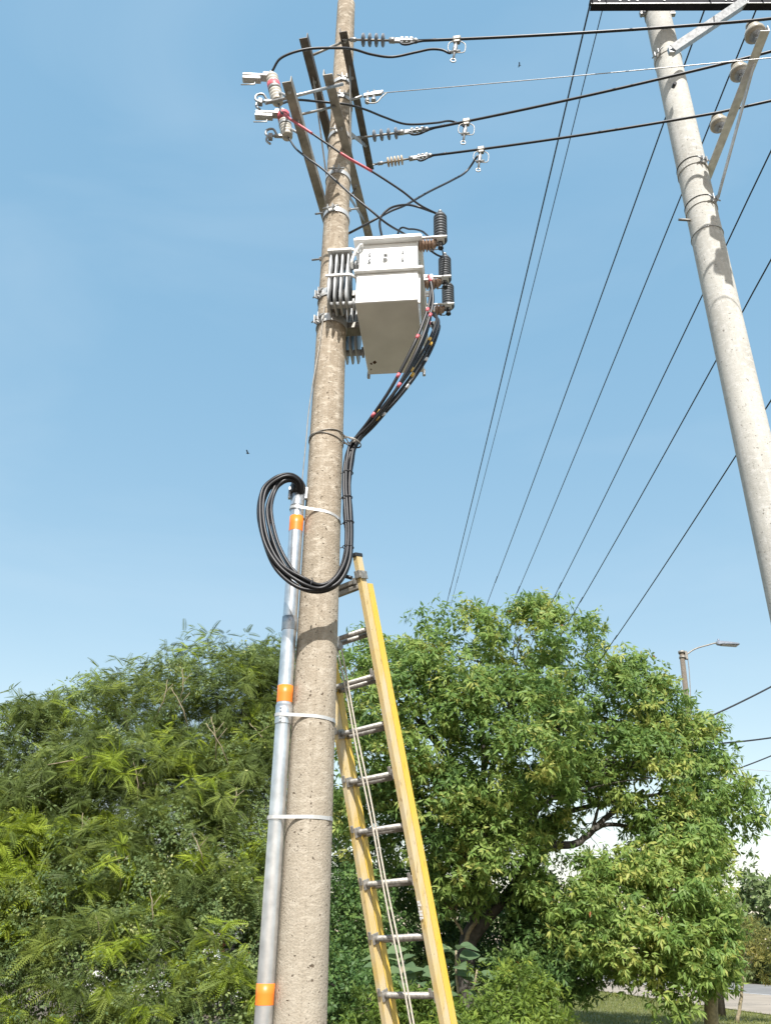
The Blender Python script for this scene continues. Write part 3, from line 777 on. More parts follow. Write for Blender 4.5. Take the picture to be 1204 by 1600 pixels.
# ------------------------------------------------------------------ fuse cutouts
def cutout(pt, pb, label, band, px_arm):
    ax = (pb - pt).normalized(); L = (pb - pt).length
    t = thing('fuse_cutout', label, 'fuse', pb, 'fuse cutouts on the steel arms')
    mb = MB(); prof = [(0, 0.03), (0.01, 0.036)]
    ns = 8
    for q in range(ns):
        a = 0.02 + q * (L - 0.05) / ns; d_ = (L - 0.05) / ns
        r = 0.052
        prof += [(a, 0.043), (a + d_ * 0.2, r), (a + d_ * 0.6, r), (a + d_ * 0.9, 0.043)]
    prof += [(L - 0.025, 0.046), (L, 0.044)]
    mb.lathe(pt, ax, prof, 22); obj('porcelain', mb, 'porcelain_pale', t)
    mb = MB(); mb.lathe(pt + ax * L * band[0], ax, [(0, 0.0535), (L * (band[1] - band[0]), 0.0535)], 22); obj('red_band', mb, 'red', t)
    left = (-UU * 0.96 - VV * 0.2 + ZZ * 0.0).normalized()
    mb = MB(); c = pt + left * 0.125 - ZZ * 0.035
    mb.box(c, (left, left.cross(ZZ), ZZ), (0.105, 0.03, 0.012), 0.004)
    mb.box(c - ZZ * 0.035 + left * 0.03, (left, left.cross(ZZ), ZZ), (0.075, 0.026, 0.018), 0.005)
    mb.tube([c - ZZ * 0.03 + left * 0.0, c - ZZ * 0.10 + left * 0.0, c - ZZ * 0.11 + left * 0.11], 0.006, 6)
    obj('contact_hood', mb, 'strap', t)
    mb = MB(); mb.lathe(pt - ax * 0.002, -ax, [(0, 0.03), (0.015, 0.03), (0.02, 0.012), (0.05, 0.012)], 10); mb.box(pt + left * 0.03 + ZZ * 0.02, (left, left.cross(ZZ), ZZ), (0.04, 0.012, 0.016), 0.003)
    obj('top_terminal', mb, 'galv', t)
    mb = MB(); b = pb + left * 0.05
    mb.box(b + ZZ * 0.005, (left, left.cross(ZZ), ZZ), (0.06, 0.014, 0.012), 0.003)
    for s_ in (-1, 1):
        e = b + left * 0.07 + left.cross(ZZ) * 0.03 * s_
        mb.tube(spline([b + left * 0.03, e + ZZ * 0.05, e + left * 0.05 + ZZ * 0.035, e + left * 0.055 - ZZ * 0.02, e + left * 0.02 - ZZ * 0.06], 4), 0.010, 8)
    mb.box(b + left * 0.09 - ZZ * 0.01, (left, left.cross(ZZ), ZZ), (0.018, 0.02, 0.03), 0.004)
    obj('lower_hinge', mb, 'galv', t)
    mb = MB(); mid = pt.lerp(pb, 0.55); q = V3(px_arm)
    mb.tube([mid, mid.lerp(q, 0.5) + ZZ * 0.004, q], 0.011, 8); mb.lathe(mid - ax * 0.02, ax, [(0, 0.054), (0.03, 0.054)], 20)
    obj('mounting_arm', mb, 'galv', t)
    return t
K1t, K1b = at(424, 118, 3.78), at(434, 160, 3.80)
K2t, K2b = at(442, 176, 4.05), at(449, 214, 4.07)
cutout(K1t, K1b, 'grey porcelain fuse cutout with a wide red band, upper one left of the pole', (0.33, 0.55), C0 + VV * 0.16)
cutout(K2t, K2b, 'grey fuse cutout with its red band near the top, lower one left of the pole', (0.08, 0.36), C0 + VV * 0.48)

# ------------------------------------------------------------------ second pole
P0, P1 = at(1155, 600, 4.95), at(1027, 25, 4.55)
P1d = (P1 - P0) / (P1.z - P0.z)
def p2(z): return P0 + P1d * (z - P0.z)
def r2(z): return 0.128 + (0.150 - 0.128) * (P1.z - z) / P1.z
sp_ = thing('utility_pole', 'smooth pale concrete pole at the right edge with a black steel crossarm on top', 'pole', p2(0))
mb = MB(); zz = np.linspace(0, P1.z + 0.42, 40); mb.tube([p2(z) for z in zz], [r2(z) for z in zz], 36); obj('shaft', mb, 'pole_pale', sp_)
mb = MB(); c = at(1054, 127, 4.42); mb.lathe(c + Vector((0, 0.06, 0)), (0.05, -1, -0.2), [(0, 0.018), (0.05, 0.018)], 12); obj('bolt_hole', mb, 'dark_plastic', sp_)
XZ = 10.1
X0, X1 = atz(921, 8, XZ), atz(1204, 7, XZ); X1 = X0 + (X1 - X0) * 1.35
xd = (X1 - X0).normalized(); xn = Vector((xd.y, -xd.x, 0))
CP = [(-0.035, -0.045), (0.035, -0.045), (0.035, -0.038), (-0.028, -0.038), (-0.028, 0.055), (0.035, 0.055), (0.035, 0.062), (-0.035, 0.062)]
off = p2(XZ) - X0; lat = off.dot(xn)
mb = MB(); mb.prism(CP, X0, X1, -xn, ZZ); xa = obj('crossarm', mb, 'channel', sp_)
mb = MB(); mb.box((X0 + X1) / 2 + xn * 0.004 + xn * 0.034 - ZZ * 0.0445, (xd, xn, ZZ), ((X1 - X0).length / 2, 0.003, 0.006)); obj('lower_lip', mb, 'galv', xa)
mb = MB()
for t in (0.035, 0.12, 0.155, 0.19, 0.30, 0.55, 0.575, 0.6, 0.62, 0.64):
    p = X0.lerp(X1, t) + xn * 0.037; mb.lathe(p, xn, [(0, 0.011), (0.008, 0.011)], 6)
obj('bolt', mb, 'galv', xa)
mb = MB(); mb.lathe(X0 + xd * 0.10 + ZZ * 0.058, ZZ, [(0, 0.03), (0.04, 0.06), (0.09, 0.06), (0.10, 0.045), (0.13, 0.05), (0.16, 0.03)], 18)
tag(obj('pin_insulator', mb, 'rubber'), 'dark insulator at the left tip of the black crossarm, cut by the top edge', 'insulator', 'line insulators on the pale pole')
mb = MB(); mb.lathe(X0 + xd * 1.12 + ZZ * 0.058, ZZ, [(0, 0.03), (0.04, 0.06), (0.09, 0.06), (0.10, 0.045), (0.13, 0.05), (0.16, 0.03)], 18)
tag(obj('pin_insulator', mb, 'rubber'), 'dark insulator on the black crossarm above the diagonal brace', 'insulator', 'line insulators on the pale pole')
SA, SB = at(1048, 80, 4.36), X0 + (atz(1157, 14, XZ) - X0) + xn * 0.055
mb = MB(); a_ = (SB - SA).normalized(); mb.prism([(q * 1.15, w * 1.15) for q, w in LP], SA, SB, a_.cross(Vector((0, 1, 0.3))).normalized(), -a_.cross(a_.cross(Vector((0, 1, 0.3)))).normalized()); o = obj('brace', mb, 'galv', sp_)
mb = MB(); mb.box(SB + xn * 0.02, (xd, xn, ZZ), (0.045, 0.006, 0.04), 0.003); mb.lathe(SB + xn * 0.024, xn, [(0, 0.014), (0.02, 0.014)], 6); obj('end_plate', mb, 'galv', o); mb = MB(); mb.box(SA, (xd, xn, ZZ), (0.03, 0.02, 0.05), 0.004)
obj('end_plate', mb, 'galv', o)
def z2(px, py): return at(px, py, p2(8.0).y - 0.13).z
for (px, py, lug, h) in ((1027, 33, None, 0.05), (1040, 97, -2.6, 0.05), (1082, 252, -1.25, 0.06), (1096, 306, -1.15, 0.06)):
    z = z2(px, py); c = p2(z)
    b = pole_band(sp_, c, r2(z), P1d, h, 'pole_pale' if lug is not None else 'galv_dull', lug if lug is not None else -3.0)
    if lug is None:
        m2 = MB()
        for s_ in (-1, 1):
            for w in (-1, 1):
                m2.box(c + xd * s_ * (r2(z) + 0.03) + ZZ * 0.02 * w, (xd, xn, ZZ), (0.03, 0.02, 0.016), 0.003)
            m2.tube([c + xd * s_ * (r2(z) + 0.03) - ZZ * 0.06, c + xd * s_ * (r2(z) + 0.03) + ZZ * 0.06], 0.007, 6)
        obj('clamp', m2, 'galv', b)
for k, (px, py) in enumerate(((1081, 246), (1097, 300), (1108, 344))): # dark wire rings above and below the bands
    z = z2(px, py) ; c = p2(z); mb = MB()
    mb.tube([c + Vector((math.cos(a), math.sin(a), 0)) * (r2(z) + 0.004) for a in np.linspace(0, 2 * math.pi, 33)], 0.004, 5)
    obj('wire_ring', mb, 'coupling' if k == 2 else 'dark_plastic', sp_)
AZZ = 8.1
Q0, Q1 = atz(1193, 44, AZZ), atz(1101, 280, AZZ)
qd = (Q1 - Q0).normalized(); qn = Vector((qd.y, -qd.x, 0))
mb = MB(); mb.prism([(a * 1.05, b * 1.05) for a, b in LP], Q0, Q1, -qn, ZZ); obj('side_arm', mb, 'arm_pale', sp_)
strut(Q0.lerp(Q1, 0.18) - ZZ * 0.045 + qn * 0.01, at(1121, 308, 4.78), 0.026, 0.005, 'arm_pale', 'brace', sp_, up=qn)
mb = MB(); mb.lathe(at(1092, 345, 4.78), (-1, 0, 0.05), [(0, 0.012), (0.19, 0.012)], 8); obj('step_bolt', mb, 'galv_dull', sp_)
SPL = []
for k, (px, py) in enumerate(((1180, 56), (1156, 117), (1124, 198))):
    f = (py - 44) / (266 - 44)
    c = atz(px, py, AZZ + 0.03)
    t = thing('pin_insulator', ['grey porcelain insulator at the outer end of the side arm, nearest the top corner', 'grey porcelain insulator in the middle of the side arm',
              'grey porcelain insulator closest to the pale pole on the side arm'][k], 'insulator', c, 'line insulators on the pale pole')
    mb = MB(); mb.lathe(c, ZZ, [(0, 0.03), (0.005, 0.072), (0.022, 0.082), (0.05, 0.078), (0.055, 0.055), (0.075, 0.062), (0.10, 0.06), (0.105, 0.04), (0.125, 0.04), (0.13, 0.05), (0.155, 0.05), (0.175, 0.03)], 28)
    obj('skirt', mb, 'porcelain', t)
    mb = MB()
    mb.lathe(c - ZZ * 0.002, ZZ, [(0, 0.05), (0.004, 0.05)], 20)
    near = Q0 + qd * (c - Q0).dot(qd)
    mb.tube([c, c - ZZ * 0.05, near - ZZ * 0.02], 0.013, 8); mb.lathe(c - ZZ * 0.055, ZZ, [(0, 0.02), (0.016, 0.02)], 6)
    obj('pin', mb, 'galv', t)
    SPL.append(c + ZZ * 0.128 + Vector((-0.02, -0.05, 0)))

# ------------------------------------------------------------------ medium-voltage dead-ends, line wires, clamps, jumpers
def sag(a, b, s, n_=14):
    return [V3(a).lerp(V3(b), i / n_) - ZZ * s * 4 * (i / n_) * (1 - i / n_) for i in range(n_ + 1)]
DE = [((547, 62), (650, 64), 3.97, 'polymer', 4, 'highest of the three'), ((555, 216), (668, 202), 4.90, 'polymer', 4, 'middle of the three'), ((590, 256), (672, 243), 5.25, 'polymer_tan', 5, 'lowest of the three')]
WL = ['black insulated line from the highest strain insulator to the outer arm insulator', 'black insulated line from the middle strain insulator to the middle arm insulator',
      'black insulated line from the lowest strain insulator to the arm insulator nearest the pale pole']
WEND = []
for k, (a, b, Y, mt, ns, which) in enumerate(DE):
    pa = at(*a, Y); target = SPL[k]
    dirn = (target - pa).normalized()
    pb = pa + dirn * ((at(*b, Y) - pa).length)
    # keep to the photographed line: end of string as photographed
    r_ = ray(*b); 
    pb = at(*b, Y + (target.y - Y) * (b[0] - a[0]) / (1170 - a[0])); L = (pb - pa).length; dr = (pb - pa).normalized()
    t = thing('strain_insulator', f'{["grey", "grey", "tan"][k]} strain insulator on the steel arm by the pole top, {which}', 'insulator', pa, 'strain insulators at the pole top')
    mb = MB(); mb.tube([pa - dr * 0.05, pa + dr * L * 0.64], 0.010, 10); obj('core_rod', mb, 'galv_dull', t)
    for q in range(ns):
        s0 = L * (0.19 if k != 1 else 0.26) + q * L * (0.30 / (ns - 1) if ns == 4 else 0.05 * 1.3)
        m2 = MB(); m2.lathe(pa + dr * s0, dr, [(0, 0.018), (0.004, 0.056 if k < 2 else 0.05), (0.011, 0.056 if k < 2 else 0.05), (0.02, 0.018)], 22); obj('shed', m2, mt, t)
    mb = MB(); mb.tube([pa + dr * (-0.05) + Vector((0.02 * math.cos(q), 0.01 * math.sin(q), 0.02 * math.sin(q))) for q in np.linspace(0, 6.28, 14)], 0.007, 6)
    obj('ring', mb, 'galv', t); mb = MB()
    mb.lathe(pa + dr * 0.0, dr, [(0, 0.018), (0.05, 0.02), (0.06, 0.012)], 10)
    obj('eye_fitting', mb, 'galv', t); mb = MB(); mb.tube([pa + dr * L * 0.6, pa + dr * L * 0.68], 0.026, 10); mb.box(pa + dr * L * 0.72, (dr, dr.cross(ZZ), ZZ), (0.03, 0.012, 0.03), 0.006)
    obj('eye_fitting', mb, 'galv', t)
    mb = MB(); mb.box(pa + dr * L * 0.85, (dr, dr.cross(ZZ), ZZ), (L * 0.12, 0.016, 0.016), 0.005)
    for q in (0.79, 0.86, 0.93):
        mb.lathe(pa + dr * L * q - ZZ * 0.035, ZZ, [(0, 0.012), (0.07, 0.012)], 6); mb.box(pa + dr * L * q + ZZ * 0.018, (dr, dr.cross(ZZ), ZZ), (0.016, 0.022, 0.012), 0.004)
    mb.lathe(pa + dr * L * 0.95, dr, [(0, 0.022), (0.03, 0.024), (0.05, 0.014)], 10)
    obj('deadend_clamp', mb, 'galv', t)
    st = pa + dr * L * 0.96
    slope = (SPL[k] - st); far = SPL[k] + Vector((slope.x, slope.y, 0)).normalized() * 9 + ZZ * (0.25 - 0.1 * k)
    main = sag(st, SPL[k], 0.03, 14) + sag(SPL[k], far, 0.15, 10)[1:]
    wt = thing('power_line', WL[k], 'wire', st, 'black lines running right from the pole top')
    mb = MB(); mb.tube(main, 0.0125, 8); obj('conductor', mb, 'wire', wt)
    loop = [main[1] + ZZ * 0.012, st + dr * 0.04 - ZZ * 0.012, st - dr * 0.05 - ZZ * 0.055, st - dr * L * 0.16 - ZZ * 0.055, st - dr * L * 0.2 - ZZ * 0.02, st - dr * L * 0.14]
    mb = MB(); mb.tube(spline(loop, 6), 0.010, 7); obj('tail_loop', mb, 'wire', wt)
    WEND.append(main)
def on_wire(main, px):                      # the point of a wire seen at picture column px
    best = None
    for a, b in zip(main[:-1], main[1:]):
        for q in range(12):
            p = a.lerp(b, q / 12); c = M.T @ (np.array(p) - CAM); x = CX + F * c[0] / c[2]
            if best is None or abs(x - px) < best[0]: best = (abs(x - px), p)
    return best[1]
HC = []
for k, px in enumerate((712, 727, 750)):
    p = on_wire(WEND[k], px); sc_ = 1.0
    t = thing('hot_line_clamp', ['silver tap clamp with a ring hanging from the highest black line', 'silver tap clamp hanging from the middle black line', 'silver tap clamp hanging from the lowest black line'][k], 'clamp', p, 'tap clamps on the lines')
    mb = MB(); mb.box(p + ZZ * 0.0, ((1, -0.18, 0), (0.18, 1, 0), (0, 0, 1)), (0.036, 0.022, 0.026), 0.008); mb.box(p - ZZ * 0.045, ((1, -0.18, 0), (0.18, 1, 0), (0, 0, 1)), (0.028, 0.018, 0.018), 0.006)
    obj('jaw', mb, 'galv_dull', t)
    tilt = Vector((-0.12, 0, -1)).normalized()
    mb = MB(); mb.tube([p + tilt * 0.03, p + tilt * 0.30], 0.010, 8)
    mb.lathe(p + tilt * 0.10, tilt, [(0, 0.018), (0.03, 0.022), (0.09, 0.022), (0.11, 0.014)], 10)
    mb.lathe(p + tilt * 0.20 + Vector((-0.03, 0, 0)), (1, 0, 0.2), [(0, 0.014), (0.08, 0.014)], 8)
    obj('spindle', mb, 'galv', t)
    e = p + tilt * 0.325
    mb = MB(); mb.tube([e + Vector((0.022 * math.cos(a), 0, 0.024 * math.sin(a))) for a in np.linspace(0, 6.28, 16)], 0.006, 6)
    obj('ring_eye', mb, 'galv', t)
    mb = MB()
    s_ = 0.07
    mb.tube(spline([p - ZZ * 0.03 + Vector((-0.03, 0, 0)), p - ZZ * 0.07 + Vector((-s_, 0, 0)), p - ZZ * 0.17 + Vector((-s_ - 0.005, 0, 0)), p - ZZ * 0.20 + Vector((-0.02, 0, 0)), p - ZZ * 0.20 + Vector((0.05, 0, 0)), p - ZZ * 0.15 + Vector((s_, 0, 0)), p - ZZ * 0.07 + Vector((s_, 0, 0)), p - ZZ * 0.03 + Vector((0.03, 0, 0))], 5), 0.0045, 6)
    obj('bail', mb, 'alu', t)
    HC.append(p)
def jump(name, pts, label, r=0.0105, red=None):
    P = [at(*p) if not isinstance(p, Vector) else p for p in pts]
    t = thing(name, label, 'wire', P[0], 'black jumper wires'); sp = spline(P, 8)
    mb = MB(); mb.tube(sp, r, 8); obj('conductor', mb, 'wire', t)
    for a, b in (red or ()):
        q = [p for i, p in enumerate(sp) if a <= i <= b]; mb = MB(); mb.tube(q, r + 0.0022, 8); obj('red_sleeve', mb, 'red', t)
h1, h2, h3 = HC
jump('jumper_wire', [K1t + ZZ * 0.06, (440, 90, 3.72), (478, 77, 3.70), (525, 75, 3.74), (552, 77, 3.80), (580, 85, 3.86), (612, 89, 3.9), (648, 82, 3.88), (672, 77, 3.86), (690, 78, 3.85), (703, 83, 3.85), h1 + Vector((-0.02, -0.02, -0.17))],
     'black jumper wire arching from the red-banded cutout to the highest tap clamp')
jump('jumper_wire', [K1b + Vector((0.02, 0.03, 0.03)), (452, 158, 3.95), (466, 156, 4.05), (500, 159, 4.15), (540, 163, 4.2), (570, 171, 4.3), (600, 183, 4.45), (635, 194, 4.6), (680, 192, 4.7), (700, 189, 4.76), (714, 192, 4.78), h2 + Vector((-0.03, -0.03, -0.12))],
     'black jumper wire passing before the pole to the middle tap clamp')
jump('jumper_wire', [(540, 367, 4.62), (567, 353, 4.55), (593, 339, 4.52), (612, 329, 4.55), (634, 320, 4.6), (669, 300, 4.75), (705, 282, 4.9), (728, 268, 5.0), h3 + Vector((-0.04, -0.03, -0.14))],
     'black jumper wire rising from behind the pole to the lowest tap clamp')
TOP1 = ARP[0] + ZZ * 0.31
jump('jumper_wire', [K1b + Vector((0.01, 0, -0.02)), (440, 176, 3.82), (459, 190, 3.8), (482, 205, 3.8), (507, 222, 3.82), (541, 245, 3.86), (581, 268, 3.92), (627, 298, 4.0), (655, 320, 4.07), TOP1],
     'black jumper wire with two red sleeves falling from the upper cutout to the top arrester', 0.0085, ((10, 26), (38, 48)))
TOP2 = ARP[1] + ZZ * 0.28
jump('jumper_wire', [K2b + Vector((0.01, 0, -0.01)), (462, 232, 4.05), (480, 247, 4.0), (505, 265, 4.0), (545, 301, 4.0), (578, 328, 4.02), (605, 350, 4.08), (634, 367, 4.2), (663, 385, 4.35), (682, 398, 4.45), TOP2],
     'black jumper wire from the lower cutout passing over the transformer lid', 0.0085)
jump('jumper_wire', [T(-0.055, -0.26, 0.79), (593, 350, 4.25), (598, 335, 4.22), (612, 324, 4.2), (634, 320, 4.16), (655, 324, 4.12), TOP1 + Vector((-0.005, 0, 0.01))],
     'short black wire looping from the bushing on the lid to the top arrester', 0.0095)
jump('jumper_wire', [T(0.0, 0.05, 0.68), (622, 363, 4.45), (640, 358, 4.35), (658, 361, 4.25), T(HW + 0.09, -0.40, 0.66)],
     'small black wire arch over the right half of the transformer lid', 0.008)
jump('jumper_wire', [ARP[0] - ZZ * 0.05, (691, 392, 4.25), (693, 402, 4.4), TOP2 + Vector((0.0, 0, 0.01))],
     'short dark wire between the top and middle arresters', 0.006)

# neutral: dead-end bracket and bare wire
NA = at(566, 150, 4.42); NB = at(600, 145, 4.40)
t = thing('deadend_clamp', 'silver bolted dead-end clamp between the steel arms where the thin bare wire starts', 'clamp', NA)
mb = MB(); d = (NB - NA).normalized()
mb.tube([pax(NA.z) , NA], 0.012, 8)
mb.box(NA + d * 0.10, (d, d.cross(ZZ), ZZ), (0.09, 0.014, 0.022), 0.006); mb.box(NA + d * 0.14 + ZZ * 0.02, (d, d.cross(ZZ), ZZ), (0.06, 0.012, 0.014), 0.004); obj('body', mb, 'galv', t)
mb = MB()
for q in (0.05, 0.11): mb.lathe(NA + d * q - ZZ * 0.10, ZZ, [(0, 0.012), (0.16, 0.012)], 6); mb.lathe(NA + d * q - ZZ * 0.11, ZZ, [(0, 0.024), (0.035, 0.024)], 8)
obj('bolt', mb, 'galv', t)
far = at(1204, 88, 3.5); far = NB + (far - NB) * 1.8; NR = 0.0045
wire_thing('neutral_wire', [NB - d * 0.05] + sag(NB, far, 0.02, 16), NR, 'alu_wire', 'thin bare metal wire running right between the two upper black lines', 'wire', None, 3)
wire_thing('wire_tail', [NB + d * 0.03, at(596, 152, 4.4), at(588, 160, 4.4), at(578, 161, 4.4), at(571, 158, 4.4)], 0.006, 'alu', 'curled tail of the bare wire under its dead-end clamp', 'wire')

# ------------------------------------------------------------------ lines receding over the trees
FAR = [((918, 20), (693, 962), 10.16, 0.009, 'overhead wire from the left tip of the black crossarm, thicker of the two there'),
       ((938, 25), (704, 945), 10.16, 0.0055, 'thin overhead wire right beside the crossarm tip, thinner of the pair'),
       ((1098, 20), (760, 945), 10.16, 0.009, 'overhead wire crossing behind the pale pole near its hole'),
       ((1180, 16), (793, 960), 10.16, 0.009, 'overhead wire passing between the side arm and the pale pole'),
       ((1204, 235), (857, 950), 9.6, 0.010, 'overhead wire running behind the pale pole below its two lower bands'),
       ((1204, 405), (890, 968), 8.6, 0.010, 'overhead wire second lowest of the five right of the pale pole top'),
       ((1204, 625), (945, 1020), 7.6, 0.010, 'lowest overhead wire crossing the pale pole and dropping to the right tree')]
for (a, b, z, r, lab) in FAR:
    pa, pb = atz(*a, z), atz(*b, z)
    # through the two photographed points, carried on both ways
    p_near = pa + (pa - pb) * 0.25; p_far = pb + (pb - pa) * 1.3
    pts = [p_near, pa] + sag(pa, pb, 0.06 * (pb - pa).length / 12, 10)[1:] + [p_far]
    wire_thing('overhead_wire', pts, r, 'wire', lab, 'wire', 'wires receding over the trees', 3)
for (a, b, Y, r, lab) in (((1204, 1071), (1080, 1132), 25, 0.03, 'twisted service wire sloping down to the right tree below the street lamp'),
                          ((1204, 1151), (1085, 1164), 26, 0.028, 'nearly level service wire at the right edge beside the tree'),
                          ((1204, 1179), (1100, 1218), 26, 0.022, 'short service wire sloping to the tree, lowest dark one at the right edge')):
    pa, pb = at(*a, Y), at(*b, Y - 1); pts = [pa + (pa - pb) * 0.8] + sag(pa + (pa - pb) * 0.3, pb, 0.05, 8)
    wire_thing('service_wire', pts, r, 'wire', lab, 'wire', 'service wires at the right edge', 3)
wire_thing('service_wire', [at(1300, 1207, 40), at(1204, 1205, 40), at(1040, 1190, 40)], 0.012, 'alu_wire', 'faint grey far wire under the dark service wires', 'wire', 'service wires at the right edge', 3)

# ------------------------------------------------------------------ street lamp beyond the tree
LY = 28.0
l0, l1 = at(1064, 1018, LY), at(1074, 1110, LY - 0.1)
ld = (l0 - l1) / (l0.z - l1.z); lb = l0 - ld * l0.z
lamp = thing('street_lamp', 'street lamp on a brown concrete post showing above the right tree', 'lamp', lb)
mb = MB(); mb.tube([lb, l0], [0.14, 0.09], 16); obj('post', mb, 'pole_dark', lamp)
mb = MB(); mb.lathe(l0 - ZZ * 0.28, ZZ, [(0, 0.13), (0.08, 0.13)], 16); mb.lathe(l0 - ZZ * 0.08, ZZ, [(0, 0.13), (0.09, 0.13)], 16); mb.box(l0 + Vector((0.14, 0, -0.15)), ((1, 0, 0), (0, 1, 0), (0, 0, 1)), (0.05, 0.06, 0.16), 0.01); obj('clamp', mb, 'galv_dull', lamp)
e = at(1116, 1005, LY)
mb = MB(); mb.tube(spline([l0 + Vector((0.1, 0, -0.16)), at(1085, 1014, LY), at(1108, 1007, LY), e, at(1122, 1005, LY)], 5), 0.028, 8); obj('arm', mb, 'galv_dull', lamp)
hp = at(1136, 1006, LY); hx = (at(1155, 1007.5, LY) - at(1118, 1005, LY)).normalized()
mb = MB(); vs = []
for t_, w_, h_ in ((-0.44, 0.05, 0.05), (-0.38, 0.09, 0.10), (-0.25, 0.14, 0.085), (0.1, 0.17, 0.07), (0.36, 0.15, 0.045), (0.42, 0.09, 0.03)):
    for (sy, sz) in ((-1, -0.6), (-1, 0.4), (-0.5, 1), (0.5, 1), (1, 0.4), (1, -0.6)):
        vs.append(hp + hx * t_ + Vector((0, 1, 0)) * sy * w_ + ZZ * sz * h_)
fs = []
for i in range(5):
    for k in range(6): fs.append((i * 6 + k, i * 6 + (k + 1) % 6, (i + 1) * 6 + (k + 1) % 6, (i + 1) * 6 + k))
fs += [tuple(range(5, -1, -1)), tuple(30 + k for k in range(6))]
mb.add(vs, fs); hd = obj('lamp_head', mb, 'lamp', lamp)
mb = MB(); mb.box(hp + hx * 0.05 - ZZ * 0.06, (hx, (0, 1, 0), hx.cross(Vector((0, 1, 0)))), (0.3, 0.11, 0.015), 0.006); obj('lens', mb, 'lens', hd)
mb = MB(); mb.lathe(hp - hx * 0.33 + ZZ * 0.10, ZZ, [(0, 0.035), (0.07, 0.035)], 10); obj('photocell', mb, 'lamp', hd)
mb = MB(); mb.tube(spline([at(1072, 1018, LY), at(1076, 1050, LY), at(1079, 1115, LY)], 5), 0.016, 6); obj('supply_wire', mb, 'galv_dull', lamp)

# ------------------------------------------------------------------ extension ladder
LX = dict(c=Vector((0.21854, 5.28934, 1.35971)), yaw=-0.70482, lean=0.27962, side=-0.045997, w=0.400)
lu = Vector((math.cos(LX['yaw']), math.sin(LX['yaw']), 0)); ln_ = Vector((-math.sin(LX['yaw']), math.cos(LX['yaw']), 0))
lup = ZZ * math.cos(LX['lean']) - ln_ * math.sin(LX['lean'])
lU = (lup * math.cos(LX['side']) + lu * math.sin(LX['side'])).normalized()
lu2 = (lu * math.cos(LX['side']) - ZZ * math.sin(LX['side']) * math.cos(LX['lean'])).normalized()
lN = lU.cross(lu2).normalized()
lN = lN if lN.dot(ln_) > 0 else -lN
def LD(u, s, n_=0.0): return LX['c'] + lu2 * u + lU * (0.305 * s) + lN * n_    # s counts rungs up from the lowest in view
bot = -LX['c'].z / lU.z / 0.305
ladder = thing('extension_ladder', 'yellow extension ladder with grey rungs leaning behind the brown pole', 'ladder', LD(0, bot))
RH = LX['w'] / 2 + 0.012
def rail(u, s0, s1, n0, mat, sgn):
    mb = MB(); t, d_ = 0.034, 0.058; th = 0.007
    prof = [(-t / 2, -d_ / 2), (t / 2, -d_ / 2), (t / 2, -d_ / 2 + th), (-t / 2 + th, -d_ / 2 + th), (-t / 2 + th, d_ / 2 - th), (t / 2, d_ / 2 - th), (t / 2, d_ / 2), (-t / 2, d_ / 2)]
    prof = [(a * sgn, b) for a, b in prof]
    if sgn < 0: prof = prof[::-1]
    mb.prism(prof, LD(u, s0, n0), LD(u, s1, n0), lu2, lN); return obj('rail', mb, mat, ladder)
TOPS = 8.62
for sgn, u in ((-1, -RH), (1, RH)):
    r_ = rail(u, -1.4, TOPS, 0.0, 'fly', -1)
    mb = MB(); mb.box(LD(u, TOPS + 0.03, 0), (lu2, lN, lU), (0.02, 0.038, 0.014), 0.004); obj('end_cap', mb, 'dark_plastic', r_)
    mb = MB(); mb.box(LD(u + sgn * 0.0, TOPS - 0.42, -0.036), (lu2, lN, lU), (0.024, 0.004, 0.026), 0.002); mb.box(LD(u + sgn * 0.024, TOPS - 0.44, 0.003), (lu2, lN, lU), (0.004, 0.034, 0.028), 0.002); obj('guide_bracket', mb, 'alu', r_)
    r_ = rail(u, bot, 8.0, 0.062, 'base', -1)
    mb = MB(); mb.box(LD(u, bot + 0.10, 0.062), (lu2, lN, lU), (0.03, 0.05, 0.04), 0.006); obj('foot', mb, 'dark_plastic', r_)
def rung(s, n0, mat='alu'):
    mb = MB(); r = 0.017
    vs = []; N = 16
    pts = [LD(-RH - 0.012, s, n0), LD(RH + 0.004, s, n0)]
    mb.lathe(pts[0], pts[1] - pts[0], [(0, r * 1.15), (0.012, r * 1.15), (0.014, r), (0.05, r), (0.052, r * 1.12), (0.062, r * 1.12), (0.064, r), ((pts[1] - pts[0]).length, r)], N)
    r_ = obj('rung', mb, mat, ladder)
    return r_
for s in range(-1, 9): rung(s, 0.0)
for s in range(int(bot) + 1, 8): rung(s - 0.07, 0.062)
for s in range(0, 9):                    # rung plates on the rails
    for u in (-RH + 0.022, RH - 0.022):
        if u > 0 and s % 2: continue
        mb = MB(); mb.box(LD(u, s, -0.0), (lu2, lN, lU), (0.004, 0.03, 0.03), 0.002); mb.box(LD(u - 0.012, s + 0.08, -0.037), (lu2, lN, lU), (0.012, 0.003, 0.022), 0.002)
        obj('rung_plate', mb, 'alu', ladder)
for s in (7.94, 8.08):                   # the doubled top rung with its pole strap
    mb = MB(); mb.box(LD(-0.02, s, -0.012), (lu2, lN, lU), (RH, 0.02, 0.016), 0.005); obj('top_rung', mb, 'arm', ladder)
mb = MB(); mb.tube(spline([LD(0.15, 8.18, -0.02), LD(0.08, 8.30, -0.05), LD(0.0, 8.28, -0.06), LD(-0.1, 8.26, -0.05), LD(-0.18, 8.14, -0.02)], 5), 0.014, 8); obj('pole_strap', mb, 'dark_plastic', ladder)
mb = MB()                                # worn white stencil marks on the right rail
